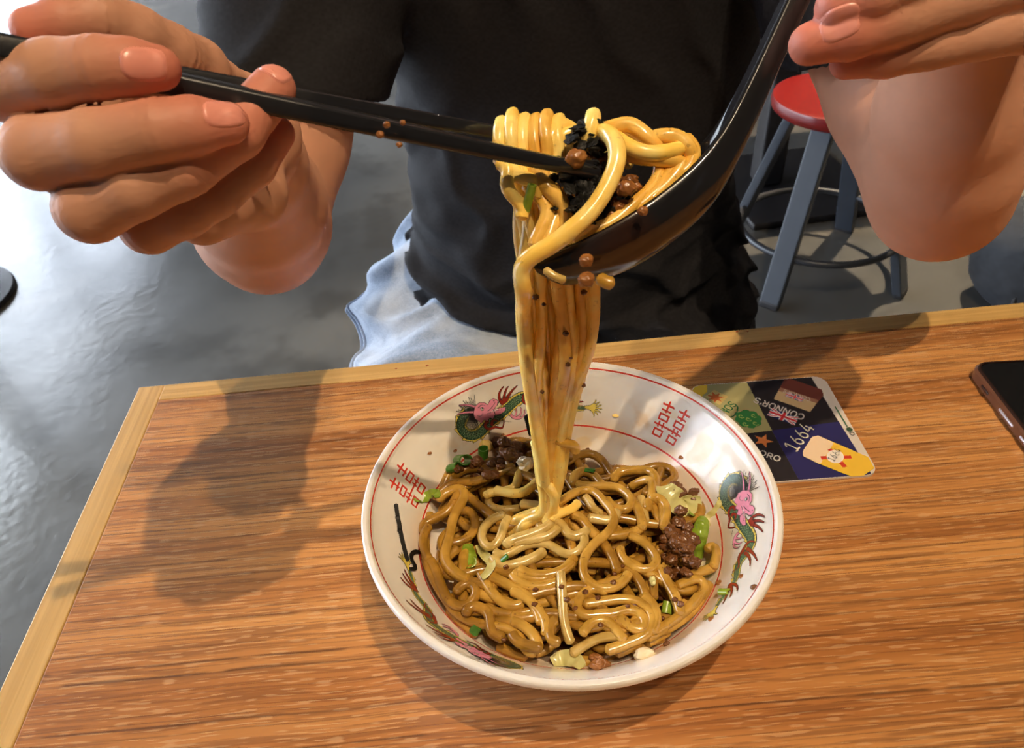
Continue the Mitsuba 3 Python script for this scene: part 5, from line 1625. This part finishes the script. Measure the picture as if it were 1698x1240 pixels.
def leaf(px_pts, wd, m, name, label, cat, lift=0.002, curl=0.35, at_d=None):
    """A piece of leaf: a ribbon along frame points laid on the heap, curled across."""
    pts = np.array([heap_top(*q) + [0, 0, lift] if at_d is None else at(*q, at_d) for q in px_pts])
    p = smooth_path(pts, 0.0009) if len(pts) > 2 else np.linspace(pts[0], pts[1], 14)
    n = len(p)
    t = np.gradient(p, axis=0); t /= np.linalg.norm(t, axis=1, keepdims=True)
    b = np.cross(t, [0.0, -0.35, 0.93]); b /= np.linalg.norm(b, axis=1, keepdims=True)
    u = np.cross(b, t)
    w = wd / 2 * np.sin(np.linspace(0.35, np.pi - 0.3, n)) ** 0.5
    s = np.linspace(-1, 1, 9)
    top = p[:, None] + b[:, None] * (w[:, None] * s)[..., None] + u[:, None] * (curl * w[:, None] * (s ** 2)[None] + 0.0004 * np.sin(np.arange(n) * 0.9)[:, None])[..., None]
    bot = top - u[:, None] * 0.0007
    g = np.concatenate([top, bot[:, ::-1]], 1)
    k = g.shape[1]
    I, J = np.meshgrid(np.arange(n - 1), np.arange(k), indexing="ij")
    q = np.stack([I * k + J, I * k + (J + 1) % k, (I + 1) * k + (J + 1) % k, (I + 1) * k + J], -1).reshape(-1, 4)
    f = [q[:, [0, 1, 2]], q[:, [0, 2, 3]]]
    for o in (0, (n - 1) * k):
        f.append(np.array([[o + i, o + k - 1 - i, o + i + 1] for i in range(8)] + [[o + i + 1, o + k - 1 - i, o + k - 2 - i] for i in range(8)]))
    mm = trimesh.Trimesh(g.reshape(-1, 3), np.vstack(f), process=False)
    trimesh.repair.fix_normals(mm)
    add(name, mm, m, label, cat, smooth=50)


up = np.array([0, 0, 1.0])
h_ = heap_top
ring_piece(h_(768, 770) + [0, 0, .0040], (0.5, -0.6, 0.6), .0042, .0080, "m_scallion", "scallion_ring", "green scallion ring beside the meat at the far left, right one of two", "scallion")
ring_piece(h_(754, 779) + [0, 0, .0030], (0.6, -0.3, 0.5), .0034, .0070, "m_scallion", "scallion_ring", "green scallion ring beside the meat at the far left, left one of two", "scallion")
ring_piece(h_(802, 766) + [0, 0, .0050], (0.1, 0.25, 0.9), .0040, .0110, "m_scallion", "scallion_ring", "upright green scallion piece in front of the back dragon's belly", "scallion")
leaf([(777, 908), (779, 930), (790, 952)], .0085, "m_leek", "leek_piece", "large green leek piece left of the heap's middle", "leek", .003, 0.6)
leaf([(793, 906), (806, 926), (812, 950), (800, 962)], .0050, "m_cabbage", "leek_piece", "pale curled leek piece behind the large green one", "leek", .002, 0.5)
leaf([(690, 832), (708, 827), (724, 836), (728, 840)], .0060, "m_leek", "leek_piece", "olive leek slice lying at the left end of the heap below the red character", "leek", .0015, 0.3)
ring_piece(h_(790, 1046) + [0, 0, .0020], (0.4, 0.2, 0.6), .0026, .0045, "m_scallion", "scallion_ring", "small green scallion cube at the front left of the heap", "scallion", 0.9, .0012)
ring_piece(h_(837, 929) + [0, 0, .0012], (0.4, 0.1, 0.3), .0016, .004, "m_scallion", "scallion_ring", "tiny green scallion bit on the pale noodles in the middle", "scallion", 0.6)
ring_piece(h_(978, 781) + [0, 0, .0010], (0.9, -0.4, 0.1), .0018, .0055, "m_scallion", "scallion_ring", "dark green scallion bit on the bare far wall of the bowl", "scallion", 0.5)
ring_piece(h_(1201, 984) + [0, 0, .0015], (0.5, -0.4, 0.5), .0022, .0050, "m_leek", "scallion_ring", "bright green scallion bit on the right dragon's tail", "scallion", 0.7, .0012)
ring_piece(h_(1106, 1010) + [0, 0, .0015], (0.3, 0.8, 0.3), .0024, .0055, "m_leek", "scallion_ring", "yellow-green scallion piece between the noodles at the front right", "scallion", 0.7)
leaf([(1168, 862), (1162, 885), (1150, 905), (1146, 912)], .0095, "m_leek", "leek_piece", "glossy yellow-green leek piece at the right wall beside the meat", "leek", .003, -0.5)
leaf([(1098, 828), (1118, 838), (1138, 848), (1146, 838)], .0140, "m_cabbage", "cabbage_leaf", "translucent cabbage leaf at the right of the heap", "cabbage", .004, 0.3)
leaf([(1163, 866), (1176, 858), (1190, 846), (1194, 832)], .0060, "m_cabbage", "cabbage_leaf", "pale cabbage strip stuck on the right wall of the bowl", "cabbage", .0012, 0.4)
leaf([(1146, 858), (1150, 840), (1151, 826)], .0045, "m_leek", "leek_piece", "green sliver standing behind the cabbage leaf", "leek", .003, 0.3)
leaf([(915, 1088), (940, 1094), (965, 1104)], .0075, "m_cabbage", "cabbage_leaf", "pale yellow cabbage sliver at the front edge of the heap", "cabbage", .002, 0.2)
leaf([(1080, 962), (1083, 975)], .0030, "m_cabbage", "cabbage_leaf", "small pale cabbage bit right of the folded noodle", "cabbage", .003, 0.2)
add("egg_white", blob(h_(1068, 1086) + [0, 0, .0022], (.0050, .0030, .0040), 77, 0.6, 3), "m_white", "white crumbly chunk at the front right edge of the heap", "egg white", smooth=True)
add("egg_white", blob(at(872, 768, .398), (.0042, .0030, .0036), 78, 0.6, 3), "m_white", "white lump left of the hanging bunch's foot", "egg white", smooth=True)
add("egg_yolk", blob(h_(806, 742) + [0, 0, .002], (.0042, .0030, .0042), 79, 0.25, 3), "m_noodle_bright", "orange lump behind the upright scallion piece", "egg", smooth=True)
ring_piece(at(877, 328, .2635), (0.25, -0.1, 1.0), .0016, .0105, "m_leek", "scallion_ring", "green scallion sliver on the noodles under the chopsticks", "scallion", 0.6)
# seaweed strips: two on the left wall, one beside the bunch


def wall_strip(pts, wd, label):
    p = smooth_path([heap_top(*q) + [0, 0, 0.0006] for q in pts], 0.0012)
    add("seaweed_strip", tube(p, wd / 2, 8, flat=0.35, square=0.6), "m_nori", label, "seaweed", smooth=40)


wall_strip([(657, 838), (661, 865), (667, 895), (676, 930)], .0022, "long black seaweed strip on the bowl's left wall")
wall_strip([(696, 916), (684, 918), (683, 928), (688, 938), (681, 944)], .0024, "curled black seaweed strip at the left edge of the heap")
wall_strip([(659, 858), (662, 872), (663, 883)], .0026, "short black seaweed bit against the long strip")
p = smooth_path([at(875, 690, .372), at(879, 705, .372), at(883, 720, .374)], 0.001)
add("seaweed_strip", tube(p, 0.0020, 8, flat=0.35), "m_nori", "black seaweed strip hanging left of the bunch", "seaweed", smooth=40)
# splashes on the bare wall
for i, (px, py, s, mm) in enumerate([(1021, 689, .0022, "m_noodle_bright"), (854 - 100, 747, .0016, "m_mince_tan"), (974 + 0, 760, .0012, "m_mince_tan"), (1131, 757, .0022, "m_mince_tan"), (985, 772, .0016, "m_mince"), (1231, 956, .0018, "m_mince_tan"), (1180, 1027, .0018, "m_mince_tan"), (712, 752, .0014, "m_mince_tan"), (833, 720, .0015, "m_mince_tan"), (1194, 965, .0020, "m_mince_tan"), (843, 632, .0010, "m_mince_tan")]):
    o = heap_top(px, py)
    add("sauce_drop", blob(o, (s, s * 0.7, s * 0.35), 900 + i, 0.4, 2), mm, "small orange-brown sauce drop on the bowl's inner wall", "sauce drop", "sauce drops on the bowl wall", smooth=True)
